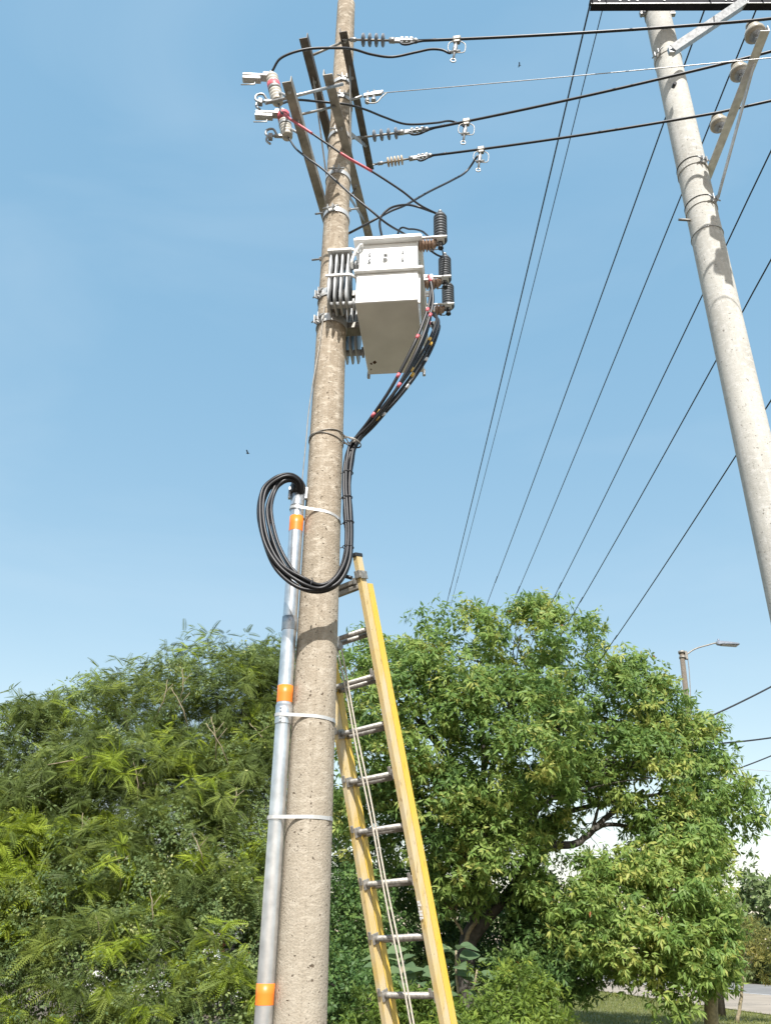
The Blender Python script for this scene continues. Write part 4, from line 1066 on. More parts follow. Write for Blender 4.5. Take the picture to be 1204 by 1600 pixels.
for q, (w_, du) in enumerate(((0.010, 0.0), (0.012, 0.002), (0.004, -0.004), (0.013, 0.0), (0.012, 0.001), (0.013, 0.0))):
    s0 = 1.62 - q * 0.055
    mb.box(LD(RH + du, s0, -0.0352), (lu2, lN, lU), (w_, 0.0008, 0.005 if q % 2 else 0.0065))
    if q in (0, 3, 5): mb.box(LD(RH + du + (0.008 if q == 0 else -0.006), s0 - 0.02, -0.0352), (lu2, lN, lU), (0.003, 0.0008, 0.006))
obj('white_stencil', mb, 'white', ladder)
mb = MB(); pc_ = LD(-0.055, 6.82, -0.03); mb.lathe(pc_ - lu2 * 0.012, lu2, [(0, 0.028), (0.006, 0.022), (0.018, 0.022), (0.024, 0.028)], 18); mb.box(pc_ + lU * 0.02, (lu2, lN, lU), (0.018, 0.01, 0.045), 0.004)
mb.tube([pc_ + lU * 0.05, LD(-0.055, 7.0, -0.02)], 0.008, 6); obj('pulley', mb, 'galv', ladder)
for k, (du0, du1) in enumerate(((-0.07, 0.02), (-0.04, 0.055))):
    a_, b_ = LD(du0, 6.75, -0.035 + 0.0 * k), LD(du1, -1.3, -0.06 - 0.01 * k)
    b_ = b_ + (b_ - a_) * 0.25
    b_.z = max(b_.z, 0.15)
    mb = MB(); mb.tube([a_.lerp(b_, q / 24) + lu2 * 0.004 * math.sin(q * 0.9 + k) for q in range(25)], 0.0058, 7)
    tag(obj('hoist_rope', mb, 'rope', loc=b_), ['pale hoist rope hanging from the ladder pulley, left strand', 'pale hoist rope hanging from the ladder pulley, right strand'][k], 'rope', 'hoist rope strands')

# ------------------------------------------------------------------ foliage machinery
R = np.random.default_rng(7)
def unit(a): return a / np.maximum(np.linalg.norm(a, axis=-1, keepdims=True), 1e-9)
def frames(d, up):
    x = unit(d); z = unit(up - x * (up * x).sum(-1, keepdims=True)); y = np.cross(z, x)
    return np.stack([x, y, z], axis=-1)
def inst(tv, tf, pos, rot, scale, tint, tvar=None):
    n_ = len(pos); k = len(tv)
    sc = scale[:, None, None] if scale.ndim == 1 else scale[:, None, :]
    v = np.einsum('nij,nkj->nki', rot, tv[None] * sc) + pos[:, None, :]
    f = (tf[None] + (np.arange(n_) * k)[:, None, None]).reshape(-1, tf.shape[1])
    t = np.repeat(tint, k)
    if tvar is not None: t = t + np.tile(tvar, n_)
    return v.reshape(-1, 3), f, np.clip(t, 0, 1)
def leaf_tpl(w=0.30, fold=0.10, droop=0.12):
    v = np.array([(0, 0, 0), (0.45, w / 2, fold * 0.5), (0.45, 0, -0.03 * 0), (0.45, -w / 2, fold * 0.5), (1, 0, -droop)], float)
    f = np.array([(0, 2, 1), (0, 3, 2), (1, 2, 4), (2, 3, 4)])
    return v, f
def frond_tpl(pairs=11, ll=0.17, lw=0.055, droop=0.28, nar=0.5):
    v = []; f = []
    for i in range(pairs):
        t = 0.10 + 0.88 * i / (pairs - 1)
        L = ll * (math.sin(math.pi * (0.18 + 0.74 * t)) ** nar)
        z = -droop * t * t
        for s in (-1, 1):
            b = len(v)
            fx = 0.35 * L; 
            v += [(t - lw * 0.42, s * L * 0.25, z + L * 0.03), (t + lw * 0.58, s * L * 0.2, z + L * 0.05), (t + fx, s * L, z - L * 0.10)]
            f += [(b, b + 1, b + 2)] if s > 0 else [(b, b + 2, b + 1)]
    b = len(v)                           # the stalk
    v += [(0, 0.008, 0), (0, -0.008, 0), (0.55, 0, -droop * 0.3), (1.0, 0, -droop)]
    f += [(b, b + 1, b + 2), (b, b + 2, b + 3)]
    return np.array(v, float), np.array(f)
def blob_px(px, py, rx, ry, Y, dy=None):
    c = at(px, py, Y); k = mpp(px, py, Y)
    return (np.array(c), np.array([rx * k, (dy if dy else rx * k), ry * k * 1.04]))
def crown_pts(blobs, n, lo=0.72, hi=1.04, inner=0.0, front=0.5):
    w = np.array([b[1][0] * b[1][2] for b in blobs]); w = w / w.sum()
    ids = R.choice(len(blobs), n * 2, p=w)
    d = unit(R.normal(size=(n * 2, 3)))
    flip = (d[:, 1] > 0.25) & (R.random(n * 2) < front); d[flip, 1] *= -1       # more leaves where the sun stands
    rr = lo + (hi - lo) * R.random(n * 2) ** 0.7
    if inner: 
        q = R.random(n * 2) < inner; rr[q] = R.random(q.sum()) ** 0.5 * lo
    C = np.array([b[0] for b in blobs]); S = np.array([b[1] for b in blobs])
    p = C[ids] + d * S[ids] * rr[:, None]
    q = (p[:, None, :] - C[None]) / S[None]; rad = np.linalg.norm(q, axis=2); rad[np.arange(len(p)), ids] = 9
    keep = (rad.min(1) > 0.62) & (p[:, 2] > 0.1)
    p, d, ids = p[keep][:n], d[keep][:n], ids[keep][:n]
    nn = unit(d / S[ids]); return p, nn
def limb(mb, pts, r0, r1, n=8, wob=0.05):
    P = spline(pts, 5); k = len(P)
    P = [p + Vector((random.Random(i * 7 + int(r0 * 1e4)).uniform(-1, 1), random.Random(i * 5 + 1).uniform(-1, 1), 0)) * wob * (0 if i in (0, k - 1) else 1) for i, p in enumerate(P)]
    mb.tube(P, [r0 + (r1 - r0) * (i / (k - 1)) ** 0.8 for i in range(k)], n)
def tree(name, label, cat, base, blobs, kind, mat, trunk_r, trunk_pts=None, limbs=True, bark='bark', seed=1, group=None, limb_share=1.0, twigs=0, **kw):
    t = thing(name, label, cat, (base.x, base.y, 0), group)
    mb = MB(); rg = random.Random(seed)
    tp = trunk_pts or [Vector((base.x, base.y, 0)), Vector((base.x, base.y, 0)).lerp(V3(blobs[0][0]), 0.6)]
    limb(mb, tp, trunk_r, trunk_r * 0.55, 12, trunk_r * 0.15)
    tr_ = obj('trunk', mb, bark, t)
    if limbs:
        for b in blobs:
            if rg.random() > limb_share: continue
            s = tp[-1].lerp(tp[max(0, len(tp) - 2)], rg.random() * 0.5); e_ = V3(b[0]) + Vector((0, 0, b[1][2] * 0.25))
            mid = s.lerp(e_, 0.5) + Vector((rg.uniform(-1, 1), rg.uniform(-1, 1), rg.uniform(0.2, 1))) * 0.12 * (e_ - s).length
            mb = MB(); limb(mb, [s, mid, e_], trunk_r * 0.42, trunk_r * 0.10, 8, 0.03)
            for q in range(5):
                f0 = mid.lerp(e_, rg.random()); dd = V3(unit(np.array([rg.uniform(-1, 1), rg.uniform(-1, 0.6), rg.uniform(-0.4, 1)])))
                tip = V3(b[0]) + Vector((dd.x * b[1][0], dd.y * b[1][1], dd.z * b[1][2])) * 0.9
                limb(mb, [f0, f0.lerp(tip, 0.5) + Vector((0, 0, 0.1)), tip], trunk_r * 0.13, trunk_r * 0.03, 5, 0.02)
            obj('branch', mb, bark, t)
    foliage(t, 'crown', blobs, kind, mat, **kw)
    return t
def foliage(parent, name, blobs, kind, mat, clumps=300, per=14, leaves=9, size=0.16, clump_r=0.35, tint=(0.15, 0.75), bright=0.0, inner=0.25, lo=0.7, hi=1.05, flat=0.6, width=0.30, droop=0.25, holes=()):
    cp, cn = crown_pts(blobs, clumps, lo, hi, inner)
    if holes:
        keep = np.ones(len(cp), bool)
        for (hx_, hy_, hr) in holes:
            cc = (cp - CAM) @ M; sx = CX + F * cc[:, 0] / cc[:, 2]; sy = CY - F * cc[:, 1] / cc[:, 2]
            keep &= ((sx - hx_) ** 2 + (sy - hy_) ** 2 > hr * hr)
        cp, cn = cp[keep], cn[keep]
    nC = len(cp)
    ct = R.normal(0.5, 0.24, nC); cb = R.random(nC) < bright
    per_n = np.maximum(3, R.poisson(per, nC)); ci = np.repeat(np.arange(nC), per_n); N = len(ci)
    crs = clump_r * R.uniform(0.6, 1.3, nC)
    off = unit(R.normal(size=(N, 3))) * (R.random(N) ** 0.45)[:, None] * crs[ci][:, None]
    off[:, 2] *= flat
    pos = cp[ci] + off
    if holes:
        cc = (pos - CAM) @ M; sx = CX + F * cc[:, 0] / cc[:, 2]; sy = CY - F * cc[:, 1] / cc[:, 2]
        keep = np.ones(N, bool)
        for (hx_, hy_, hr) in holes: keep &= ((sx - hx_) ** 2 + (sy - hy_) ** 2 > (hr * 0.72) ** 2)
        ci, off, pos = ci[keep], off[keep], pos[keep]; N = len(ci)
    outw = unit(cn[ci] * 0.7 + unit(off) * 0.7 + np.array([0, 0, 0.35]))
    tn = tint[0] + (tint[1] - tint[0]) * np.clip(ct[ci] + R.normal(0, 0.18, N), 0, 1)
    if kind in ('broad', 'rosette'):
        ax = unit(outw + R.normal(0, 0.45, (N, 3)))
        k = np.maximum(3, R.poisson(leaves, N)); li = np.repeat(np.arange(N), k); L = len(li)
        h = np.where(np.abs(ax[:, 2:3]) < 0.9, np.array([[0, 0, 1.0]]), np.array([[1.0, 0, 0]]))
        b1 = unit(np.cross(ax, h)); b2 = np.cross(ax, b1)
        ph = R.random(L) * 2 * np.pi; th = np.radians(R.uniform(35, 105, L))
        a = ax[li]; dr = a * np.cos(th)[:, None] + (b1[li] * np.cos(ph)[:, None] + b2[li] * np.sin(ph)[:, None]) * np.sin(th)[:, None]
        if kind == 'rosette': dr[:, 2] = dr[:, 2] * 0.75 + 0.1
        dr[:, 2] -= droop * R.uniform(0.4, 1.6, L); dr = unit(dr)
        sc = size * R.uniform(0.5, 1.28, L)
        rot = frames(dr, a + R.normal(0, 0.25, (L, 3)))
        p = pos[li] + dr * 0.03
        tt = np.clip(tn[li] + R.normal(0, 0.10, L), 0, 0.96); tt[R.random(L) < 0.001] = 1.0
        if kind == 'rosette':
            br = cb[ci] & (R.random(N) < 0.75)
            tt = np.where(br[li], np.clip(R.normal(0.90, 0.05, L), 0.78, 1.0), np.minimum(tt, 0.74))
            tv, tf = frond_tpl(11, 0.23, 0.055, 0.35); rot = frames(dr, a + np.array([0, 0, 0.6]) + R.normal(0, 0.15, (L, 3)))
        else: tv, tf = leaf_tpl(width, 0.10, 0.15)
        v, f, t_ = inst(tv, tf, p, rot, sc, tt)
    else:
        tn = np.where(cb[ci] & (R.random(N) < 0.8), R.uniform(0.82, 1.0, N), np.minimum(tn, 0.76))
        hor = unit(np.stack([outw[:, 0], outw[:, 1], outw[:, 2] * 0.35], 1) + R.normal(0, 0.55, (N, 3)) * np.array([1, 1, 0.35]))
        hor[:, 2] += 0.15 - droop
        up = np.array([0, 0, 1.0]) + outw * 0.45 + R.normal(0, 0.2, (N, 3))
        if kind == 'vine':
            hor = unit(R.normal(0, 0.7, (N, 3)) + outw * 0.4 + np.array([0, 0, -0.75])); up = outw + R.normal(0, 0.5, (N, 3))
        rot = frames(hor, up); sc = size * R.uniform(0.6, 1.25, N)
        vs_, fs_, ts_ = [], [], []; base_ = 0
        tpl = [frond_tpl(11, 0.17, 0.06, 0.25), frond_tpl(9, 0.21, 0.075, 0.40), frond_tpl(12, 0.15, 0.055, 0.10)] if kind == 'feather' else [frond_tpl(7, 0.20, 0.12, 0.2, 0.2), frond_tpl(6, 0.23, 0.14, 0.05, 0.2)]
        which = R.integers(0, len(tpl), N)
        for q, (tv, tf) in enumerate(tpl):
            m_ = which == q
            v, f, t_ = inst(tv, tf, pos[m_], rot[m_], sc[m_], tn[m_], np.repeat(R.normal(0, 0.03, len(tv) // 4 + 1), 4)[:len(tv)])
            vs_.append(v); fs_.append(f + base_); ts_.append(t_); base_ += len(v)
        v, f, t_ = np.concatenate(vs_), np.concatenate(fs_), np.concatenate(ts_)
    return arr_mesh(name, v, f, t_, mat, parent)

# ------------------------------------------------------------------ the feathery tree on the left and the growth under it
THIN = [(258, 1502, 16), (348, 1484, 17), (214, 1500, 7), (375, 1225, 8), (300, 1165, 5)]
lt_base = at(250, 1700, 15.5); lt_base.z = 0
LB = [blob_px(335, 1110, 120, 105, 15.5), blob_px(190, 1145, 115, 88, 15), blob_px(60, 1188, 105, 88, 14.5), blob_px(-60, 1240, 100, 110, 14.5),
      blob_px(425, 1110, 85, 100, 16), blob_px(390, 1240, 100, 110, 14.8), blob_px(220, 1250, 140, 100, 14), blob_px(70, 1280, 115, 90, 13.6), blob_px(310, 1330, 125, 95, 13.8), blob_px(150, 1360, 120, 70, 13.4), blob_px(400, 1400, 60, 70, 14)]
left_tree = tree('feathery_tree', 'broad dark feathery-leaved tree left of the brown pole with bright yellow-green shoots', 'tree', lt_base, LB, 'rosette', 'leaf_feather', 0.24,
     [lt_base, lt_base + Vector((0.2, 0.2, 1.4)), lt_base + Vector((0.1, 0.1, 2.6))], bark='bark_dark', clumps=780, per=9.5, leaves=5.5, size=0.235, clump_r=0.40, holes=THIN, tint=(0.0, 0.70), bright=0.23, inner=0.22, flat=0.8, droop=0.28)
foliage(left_tree, 'small_leaves', LB, 'broad', 'leaf_vine', clumps=230, per=20, leaves=7, size=0.055, width=0.45, clump_r=0.36, holes=THIN, tint=(0.1, 0.86), lo=0.86, hi=1.02, inner=0.0, droop=0.4)
rg = random.Random(5); mb = MB()
for px, py, Y, a in ((262, 1062, 13.6, 1.9), (268, 1075, 13.5, 1.2), (330, 1120, 13.4, 1.5), (322, 1130, 13.4, 1.1), (75, 1195, 12.6, -0.2), (208, 1185, 12.9, 1.5), (370, 1230, 13.0, 1.9), (180, 1330, 12.2, 1.45), (235, 1390, 12.0, 1.6), (300, 1300, 12.4, 1.3), (130, 1270, 12.5, 1.8), (390, 1130, 14.0, 1.0), (285, 1045, 13.8, 1.7), (150, 1430, 11.9, 1.5)):
    L_ = rg.uniform(50, 85); b_ = at(px + L_ * math.cos(a), py + L_ * math.sin(a), Y + 0.3)
    limb(mb, [at(px, py, Y), at(px + L_ * 0.5 * math.cos(a) + 5, py + L_ * 0.5 * math.sin(a), Y), b_], 0.006, 0.011, 5, 0.01)
    limb(mb, [at(px + L_ * 0.4 * math.cos(a), py + L_ * 0.4 * math.sin(a), Y), at(px + L_ * 0.4 * math.cos(a) + 18, py + L_ * 0.1 * math.sin(a), Y)], 0.006, 0.004, 5, 0.0)
tag(obj('twigs', mb, 'twig', left_tree), kind='stuff')
v2_base = at(150, 1720, 13.2); v2_base.z = 0
VB = [blob_px(250, 1425, 140, 85, 13.4), blob_px(90, 1440, 130, 85, 13.2), blob_px(-40, 1430, 100, 110, 13), blob_px(335, 1500, 115, 100, 13.2), blob_px(190, 1520, 130, 95, 12.8),
      blob_px(50, 1550, 120, 90, 12.8), blob_px(300, 1610, 140, 90, 12.6), blob_px(120, 1640, 60, 60, 12.6)]
tree('vine_thicket', 'grey-green small-leaved thicket hanging below the feathery tree at lower left', 'thicket', v2_base, VB, 'broad', 'leaf_vine', 0.12,
     [v2_base, v2_base + Vector((0.1, 0, 1.2))], bark='bark_dark', clumps=520, per=26, leaves=7, size=0.052, width=0.5, limb_share=0.35, clump_r=0.38, holes=THIN, tint=(0.0, 0.86), inner=0.2, flat=1.1, droop=0.5)
foliage(bpy.data.objects['vine_thicket'], 'shoots', VB, 'rosette', 'leaf_feather', clumps=210, per=5, leaves=6, size=0.25, clump_r=0.25, holes=THIN, tint=(0.1, 0.7), bright=0.25, lo=0.95, hi=1.06, inner=0.0, droop=0.3)
s_base = at(-5, 1700, 12.4); s_base.z = 0
tree('shrub', 'bright yellow-green shrub at the far left edge', 'shrub', s_base, [blob_px(5, 1340, 40, 50, 12.5), blob_px(15, 1400, 35, 60, 12.4)], 'rosette', 'leaf_feather', 0.05,
     [s_base, s_base + Vector((0, 0, 1.6))], clumps=40, per=5, leaves=6, size=0.30, clump_r=0.24, tint=(0.5, 0.7), bright=0.8)
b_base = at(450, 1720, 14.5); b_base.z = 0
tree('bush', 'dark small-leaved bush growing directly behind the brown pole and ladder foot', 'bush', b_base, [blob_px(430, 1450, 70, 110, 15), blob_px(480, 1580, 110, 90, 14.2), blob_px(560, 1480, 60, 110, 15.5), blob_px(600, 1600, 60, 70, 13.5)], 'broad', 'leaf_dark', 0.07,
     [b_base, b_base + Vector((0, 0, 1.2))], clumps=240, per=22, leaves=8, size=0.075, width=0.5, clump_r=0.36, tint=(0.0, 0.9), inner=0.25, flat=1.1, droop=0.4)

# ------------------------------------------------------------------ the broad-leaved trees on the right
rt_base = at(735, 1640, 20.5); rt_base.z = 0
RB = [blob_px(715, 1045, 95, 98, 19.6), blob_px(855, 1040, 95, 95, 19.8), blob_px(640, 1130, 95, 115, 19.4), blob_px(790, 1160, 120, 105, 18.9), blob_px(945, 1130, 100, 100, 20.2),
      blob_px(1035, 1205, 90, 90, 20), blob_px(1108, 1250, 72, 75, 20.2), blob_px(1055, 1160, 62, 58, 20.4), blob_px(700, 1265, 90, 75, 19.6), blob_px(990, 1215, 90, 65, 19.4), blob_px(830, 1250, 70, 60, 20.5), blob_px(560, 1060, 60, 85, 20.8), blob_px(590, 1250, 70, 110, 20.8), blob_px(770, 1330, 75, 52, 19.4), blob_px(715, 1375, 50, 40, 19.8), blob_px(840, 1395, 34, 30, 19.4)]
HOLES = [(962, 1298, 15), (918, 1275, 13), (880, 1364, 17), (935, 1318, 9)]
right_tree = tree('broad_leaved_tree', 'large rounded broad-leaved tree behind the ladder, filling the right half', 'tree', rt_base, RB, 'broad', 'leaf_broad', 0.27,
     [rt_base, at(728, 1500, 20.4), at(745, 1420, 20.5), at(752, 1330, 20.5)], limb_share=0.9, clumps=700, per=23, leaves=7.5, size=0.178, clump_r=0.50, droop=0.6, tint=(0.10, 0.95), inner=0.20, lo=0.74, hi=1.10, flat=0.75, holes=HOLES)
mb = MB()
limb(mb, [at(735, 1470, 20.4), at(790, 1400, 20.2), at(835, 1340, 20), at(865, 1322, 20), at(900, 1318, 20), at(930, 1293, 20), at(965, 1262, 20.1), at(1005, 1235, 20.2)], 0.145, 0.05, 10, 0.02)
limb(mb, [at(905, 1316, 20), at(940, 1290, 20), at(985, 1292, 20), at(1030, 1305, 20.1)], 0.07, 0.03, 8, 0.02)
limb(mb, [at(925, 1296, 20), at(935, 1250, 20.1), at(915, 1215, 20.2)], 0.05, 0.015, 6, 0.02)
limb(mb, [at(975, 1258, 20), at(1000, 1290, 20), at(1030, 1330, 20)], 0.04, 0.012, 6, 0.02)
limb(mb, [at(1000, 1238, 20), at(1040, 1280, 20), at(1060, 1310, 20)], 0.035, 0.012, 6, 0.02)
obj('bough', mb, 'bark', right_tree)
rg = random.Random(21); mb = MB()
for q in range(26):
    px, py = rg.uniform(880, 1030), rg.uniform(1235, 1320); a = rg.uniform(-0.9, 1.2); L_ = rg.uniform(18, 55)
    limb(mb, [at(px, py, 20.1), at(px + L_ * 0.5 * math.cos(a), py + L_ * 0.5 * math.sin(a) - 4, 20.1), at(px + L_ * math.cos(a), py + L_ * math.sin(a), 20.2)], 0.013, 0.005, 5, 0.01)
tag(obj('twigs', mb, 'bark', right_tree), kind='stuff')
rr_base = at(1108, 1608, 19.0); rr_base.z = 0
SB_ = [blob_px(1048, 1330, 70, 66, 19.4), blob_px(960, 1410, 70, 55, 19), blob_px(1050, 1420, 80, 70, 18.7), blob_px(1085, 1480, 52, 52, 18.6), blob_px(1005, 1482, 75, 42, 18.8), blob_px(920, 1455, 50, 45, 19), blob_px(1100, 1345, 42, 48, 19.6), blob_px(1055, 1562, 26, 26, 18.4), blob_px(935, 1375, 48, 40, 19.2), blob_px(1010, 1350, 45, 38, 19.5)]
tree('broad_leaved_tree', 'smaller leafy tree with its own pale trunk on the lawn at lower right', 'tree', rr_base, SB_, 'broad', 'leaf_broad', 0.16,
     [rr_base, at(1110, 1560, 19), at(1100, 1510, 19), at(1075, 1440, 19.2)], limb_share=0.7, bark='twig', clumps=240, per=23, leaves=8, size=0.17, clump_r=0.45, droop=0.6, tint=(0.30, 0.96), inner=0.18, flat=0.75, holes=[(962, 1298, 14), (882, 1364, 15)])
# dark undergrowth below the big crown
d_base = at(850, 1640, 19.8); d_base.z = 0
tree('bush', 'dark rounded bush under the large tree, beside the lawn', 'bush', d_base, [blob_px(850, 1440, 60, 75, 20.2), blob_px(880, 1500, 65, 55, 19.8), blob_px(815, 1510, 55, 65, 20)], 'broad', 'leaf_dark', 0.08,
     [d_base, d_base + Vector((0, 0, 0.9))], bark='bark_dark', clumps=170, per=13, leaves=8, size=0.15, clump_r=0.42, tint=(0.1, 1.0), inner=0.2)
u_base = at(660, 1680, 22.5); u_base.z = 0
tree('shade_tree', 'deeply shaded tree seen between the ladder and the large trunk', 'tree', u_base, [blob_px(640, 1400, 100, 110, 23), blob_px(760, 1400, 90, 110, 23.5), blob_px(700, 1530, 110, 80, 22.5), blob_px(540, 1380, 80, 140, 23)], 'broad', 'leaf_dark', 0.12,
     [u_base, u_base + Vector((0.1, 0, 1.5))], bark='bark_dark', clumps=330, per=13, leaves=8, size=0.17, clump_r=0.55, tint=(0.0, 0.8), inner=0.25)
mb = MB()
limb(mb, [at(722, 1480, 20.2), at(745, 1430, 20.1), at(748, 1390, 20)], 0.06, 0.03, 7)
limb(mb, [at(690, 1405, 19.9), at(705, 1425, 19.9), at(722, 1460, 20)], 0.02, 0.03, 6)
limb(mb, [at(712, 1420, 19.9), at(722, 1400, 19.9), at(735, 1380, 19.9)], 0.035, 0.015, 6)
obj('branch', mb, 'twig', right_tree)
# bright bushes in front of the ladder foot
f_base = at(790, 1700, 11.5); f_base.z = 0
tree('bush', 'bright green bush at the bottom edge right of the ladder', 'bush', f_base, [blob_px(775, 1580, 70, 55, 11.5), blob_px(840, 1590, 45, 50, 11.4), blob_px(760, 1650, 110, 60, 11), blob_px(815, 1540, 30, 30, 11.6)], 'broad', 'leaf_bright', 0.035,
     [f_base, f_base + Vector((0, 0, 0.6))], bark='twig', clumps=170, per=11, leaves=8, size=0.085, clump_r=0.2, tint=(0.05, 0.9), inner=0.15)
f2 = at(600, 1700, 12.2); f2.z = 0
tree('bush', 'low light green bush seen between the ladder rails at the bottom edge', 'bush', f2, [blob_px(650, 1590, 55, 50, 12.2), blob_px(590, 1600, 50, 50, 12.2), blob_px(640, 1660, 90, 50, 11.8)], 'broad', 'leaf_bright', 0.035,
     [f2, f2 + Vector((0, 0, 0.5))], bark='twig', clumps=110, per=11, leaves=8, size=0.085, clump_r=0.2, tint=(0.0, 0.7), inner=0.15)
# large-leaved plants: each big leaf is a part
def big_leaf(parent, p, dr, up, L, W, tint_, matn='leaf_large'):
    fr = frames(np.array([dr]), np.array([up]))[0]; rows = [(0.0, 0.03), (0.12, 0.42), (0.28, 0.85), (0.45, 1.0), (0.62, 0.88), (0.8, 0.55), (0.92, 0.24), (1.0, 0.02)]
    v = []; f = []
    for t_, w_ in rows:
        z = -0.40 * t_ * t_
        for s in (-1, -0.5, 0, 0.5, 1): v.append((t_ * L, s * w_ * W / 2, z * L + abs(s) * w_ * W * 0.10 + 0.015 * L * math.sin(t_ * 15) * abs(s)))
    for i in range(len(rows) - 1):
        for k in range(4): f.append((i * 5 + k, i * 5 + k + 1, (i + 1) * 5 + k + 1, (i + 1) * 5 + k))
    v = np.array(v) @ fr.T + np.array(p)
    return arr_mesh('leaf', v, np.array(f), np.full(len(v), tint_) + R.normal(0, 0.04, len(v)), matn, parent, kind=None)
def big_plant(label, tops, Y, n_leaf, size, seed):
    rg = np.random.default_rng(seed)
    b0 = at(tops[0][0], 1720, Y); b0.z = 0
    t = thing('large_leaved_plant', label, 'plant', b0, 'large-leaved plants by the ladder')
    for (px, py) in tops:
        tp = at(px, py, Y); mb = MB(); limb(mb, [b0, b0.lerp(tp, 0.5) + Vector((0.03, 0, 0)), tp], 0.028, 0.014, 7, 0.01); obj('stem', mb, 'twig', t)
        for k in range(n_leaf):
            a = k * 2.4 + rg.random(); el = rg.uniform(-0.1, 0.75)
            dr = np.array([math.cos(a) * math.cos(el), math.sin(a) * math.cos(el), math.sin(el)])
            up = np.array([0, -0.45, 1.0]) + rg.normal(0, 0.2, 3)
            L = size * rg.uniform(0.7, 1.15); p = np.array(tp) + np.array([0, 0, -0.035 * k + 0.05]) + dr * 0.05
            big_leaf(t, p, dr, up, L, L * rg.uniform(0.52, 0.66), rg.uniform(0.15, 0.9))
big_plant('pale large-leaved plant right of the ladder, its leaves against the dark trunk', [(712, 1485), (745, 1515), (722, 1545)], 11.8, 9, 0.31, 3)
big_plant('pale large-leaved plant seen between the ladder rails', [(628, 1510), (655, 1535), (600, 1500)], 12.4, 9, 0.30, 5)

# thin olive tree at the right edge, far trees beyond the road
o_base = at(1150, 1596, 25); o_base.z = 0
tree('sapling', 'thin olive-leaved young tree with a bare stem beside the road at the right edge', 'tree', o_base, [blob_px(1160, 1470, 50, 35, 25), blob_px(1120, 1450, 32, 32, 24.6), blob_px(1195, 1490, 35, 35, 25.2)], 'broad', 'leaf_olive', 0.055,
     [o_base, at(1158, 1550, 25), at(1160, 1505, 25)], bark='twig', clumps=60, per=10, leaves=8, size=0.15, clump_r=0.42, tint=(0.1, 0.95), width=0.2, inner=0.1)
FT = [(1190, 1445, 52, 78, 62, 'round green tree beyond the road, nearest the right edge'), (1130, 1465, 40, 55, 66, 'green tree beyond the road behind the thin sapling'),
      (1255, 1440, 60, 80, 60, 'far green tree cut off by the right edge'), (1060, 1480, 50, 50, 78, 'far tree behind the smaller leafy tree'),
      (985, 1485, 50, 45, 84, 'far tree seen under the hanging branches'), (900, 1480, 55, 50, 86, 'far tree behind the dark bush'), (800, 1470, 60, 60, 80, 'far tree behind the large trunk'),
      (690, 1470, 70, 60, 78, 'far tree behind the ladder'), (560, 1470, 80, 70, 70, 'far tree behind the brown pole'), (400, 1450, 90, 80, 66, 'far tree hidden behind the conduit'),
      (240, 1440, 90, 80, 64, 'far tree behind the white car'), (80, 1440, 90, 80, 62, 'far tree behind the left thicket')]
for k, (px, py, rx, ry, Y, lab) in enumerate(FT):
    b = at(px, 1540, Y); b.z = 0
    tree('far_tree', lab, 'tree', b, [blob_px(px, py, rx, ry, Y), blob_px(px - rx * 0.6, py + ry * 0.4, rx * 0.7, ry * 0.6, Y), blob_px(px + rx * 0.5, py + ry * 0.5, rx * 0.7, ry * 0.55, Y - 1)], 'broad', 'leaf_far', 0.2,
         [b, b + Vector((0, 0, 2))], limbs=False, group='far trees beyond the road', clumps=64, per=10, leaves=7, size=0.5, clump_r=0.9, tint=(0.1, 0.9), width=0.45, inner=0.2)

# ------------------------------------------------------------------ what shows through the left thicket: a car, a shed
CYD = 24.0
cc = at(279, 1507, CYD); cc.z = 0
car = thing('parked_car', 'white car showing one dark window through the left thicket', 'car', cc)
def X(x, y, z): return cc + Vector((x, y, z))
prof = [(-2.1, 0.35), (-2.12, 0.75), (-1.9, 0.92), (-1.0, 0.98), (-0.45, 1.42), (0.9, 1.45), (1.55, 1.02), (2.05, 0.92), (2.1, 0.4)]
mb = MB(); n_ = len(prof); vs = [X(x, s * (0.85 if z < 1.0 else 0.68), z) for s in (-1, 1) for x, z in prof]
mb.add(vs, [(k, k + 1, n_ + k + 1, n_ + k) for k in range(n_ - 1)] + [(n_ - 1, 0, n_, 2 * n_ - 1), tuple(range(n_ - 1, -1, -1)), tuple(range(n_, 2 * n_))]); obj('body', mb, 'car', car)
for (x0, x1, xt0, xt1) in ((-0.85, 0.15, -0.42, 0.12), (0.25, 1.35, 0.25, 0.85)):
    mb = MB(); mb.add([X(x0, -0.865, 1.0), X(x1, -0.865, 1.0), X(xt1, -0.70, 1.37), X(xt0, -0.70, 1.37), X(x0, -0.84, 1.0), X(x1, -0.84, 1.0), X(xt1, -0.66, 1.37), X(xt0, -0.66, 1.37)],
                      [(0, 1, 2, 3), (7, 6, 5, 4), (0, 4, 5, 1), (1, 5, 6, 2), (2, 6, 7, 3), (3, 7, 4, 0)]); obj('window', mb, 'glass', car)
for x in (-1.3, 1.3):
    mb = MB(); mb.lathe(X(x, -0.88, 0.32), (0, 1, 0), [(0, 0.22), (0.03, 0.31), (0.2, 0.31)], 22); w = obj('wheel', mb, 'dark_plastic', car)
    mb = MB(); mb.lathe(X(x, -0.89, 0.32), (0, 1, 0), [(0, 0.1), (0.02, 0.2)], 14); obj('rim', mb, 'galv', w)
sc0 = at(346, 1483, 34.0); sc0.z = 0
shed = thing('shed', 'small dark red shed under a grey roof, glimpsed left of the conduit', 'shed', sc0)
mb = MB(); mb.box(sc0 + Vector((0, 0.8, 0.95)), ((1, 0, 0), (0, 1, 0), (0, 0, 1)), (1.2, 0.9, 0.95), 0.02); obj('wall', mb, 'brick', shed)
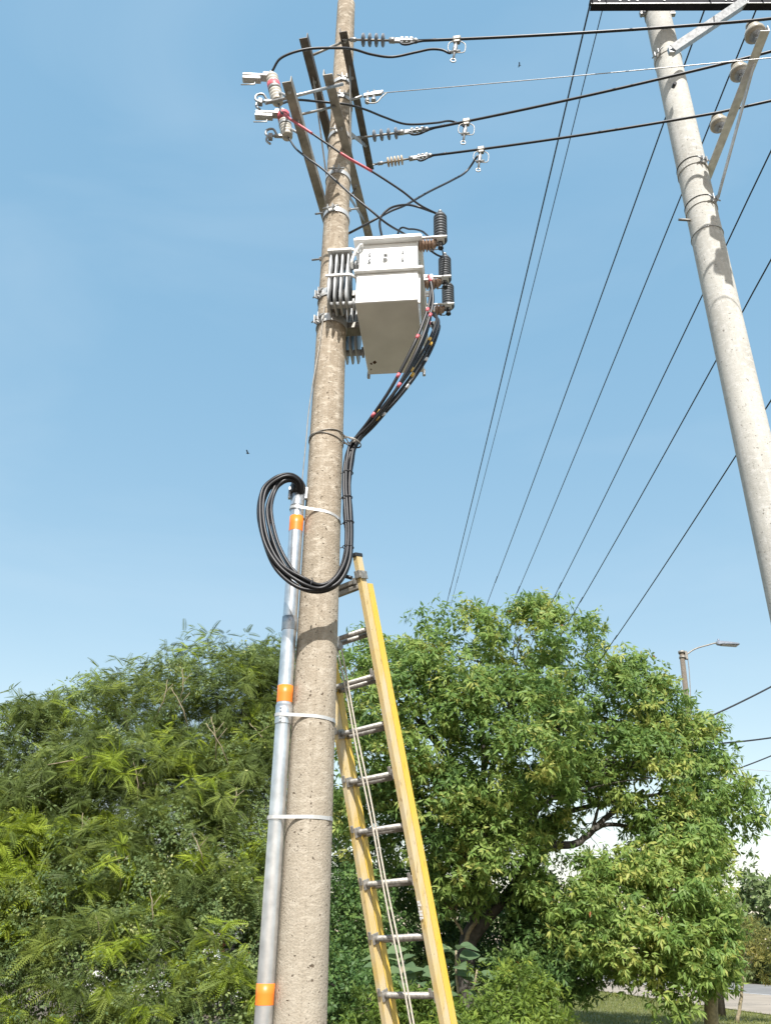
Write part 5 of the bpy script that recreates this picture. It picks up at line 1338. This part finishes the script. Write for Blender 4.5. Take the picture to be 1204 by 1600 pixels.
mb = MB(); mb.box(sc0 + Vector((0, 0.75, 1.96)), ((1, 0, 0.03), (0, 1, 0.15), (0, -0.15, 1)), (1.5, 1.2, 0.05), 0.01); obj('roof', mb, 'roof', shed)
mb = MB(); mb.box(sc0 + Vector((0.5, -0.115, 1.0)), ((1, 0, 0), (0, 1, 0), (0, 0, 1)), (0.35, 0.02, 0.9), 0.004); obj('door', mb, 'dark_plastic', shed)

# ------------------------------------------------------------------ lawn
def blades(n, poly_fn, size, name):
    xy = poly_fn(n); N = len(xy)
    pos = np.concatenate([xy, np.zeros((N, 1))], 1)
    dr = unit(np.concatenate([R.normal(0, 0.55, (N, 2)), np.ones((N, 1))], 1)); rot = frames(dr, R.normal(size=(N, 3)))
    tv = np.array([(0, 0.07, 0), (0, -0.07, 0), (0.6, 0.05, 0.05), (1, 0, 0.22)]); tf = np.array([(0, 1, 2), (2, 1, 3)])
    v, f, t_ = inst(tv, tf, pos, rot, size * R.uniform(0.5, 1.3, N), np.clip(R.normal(0.5, 0.2, N), 0, 1))
    o = arr_mesh(name, v, f, t_, 'grass', None); tag(o, 'short green grass on the lawn by the road', 'grass', kind='stuff'); return o
def lawn_xy(n):
    p = np.stack([R.uniform(-2, 22, n), R.uniform(17, 44, n)], 1)
    # keep this side of the sandy shoulder
    A, B = np.array(sh_near[1]), np.array(sh_near[2]); dd = B - A
    side = dd[0] * (p[:, 1] - A[1]) - dd[1] * (p[:, 0] - A[0])
    return p[side < -0.0] if (dd[0] * (20 - A[1]) - dd[1] * (8 - A[0])) < 0 else p[side > 0.0]
blades(150000, lawn_xy, 0.095, 'grass')

# ------------------------------------------------------------------ two birds far up
for (px, py, Y, lab, s_) in ((387, 708, 40, 'tiny dark bird flying left of the brown pole', 1.0), (811, 102, 36, 'tiny dark bird flying between the two poles', 0.9)):
    c = at(px, py, Y); t = thing('bird', lab, 'bird', c, 'birds in the sky')
    mb = MB(); mb.lathe(c - Vector((0.11, 0, 0)) * s_, (1, 0.2, 0.05), [(0, 0.004), (0.03, 0.02), (0.1, 0.035), (0.17, 0.025), (0.2, 0.02), (0.24, 0.004)], 10); obj('body', mb, 'bird', t)
    for sd in (-1, 1):
        mb = MB(); w0 = c + Vector((0.0, 0.02 * sd, 0.015)); q = Vector((-0.03, 0.22 * sd, 0.07)) * s_
        mb.add([w0 + Vector((0.05, 0, 0)), w0 - Vector((0.05, 0, 0)), w0 + q - Vector((0.05, 0, 0)), w0 + q + Vector((0.02, 0, 0)), w0 + Vector((0, 0, 0.012)), w0 + q * 0.9 + Vector((0, 0, 0.006))],
               [(0, 1, 2, 3), (0, 3, 5, 4), (4, 5, 2, 1), (0, 4, 1), (3, 2, 5)]); obj('wing', mb, 'bird', t)
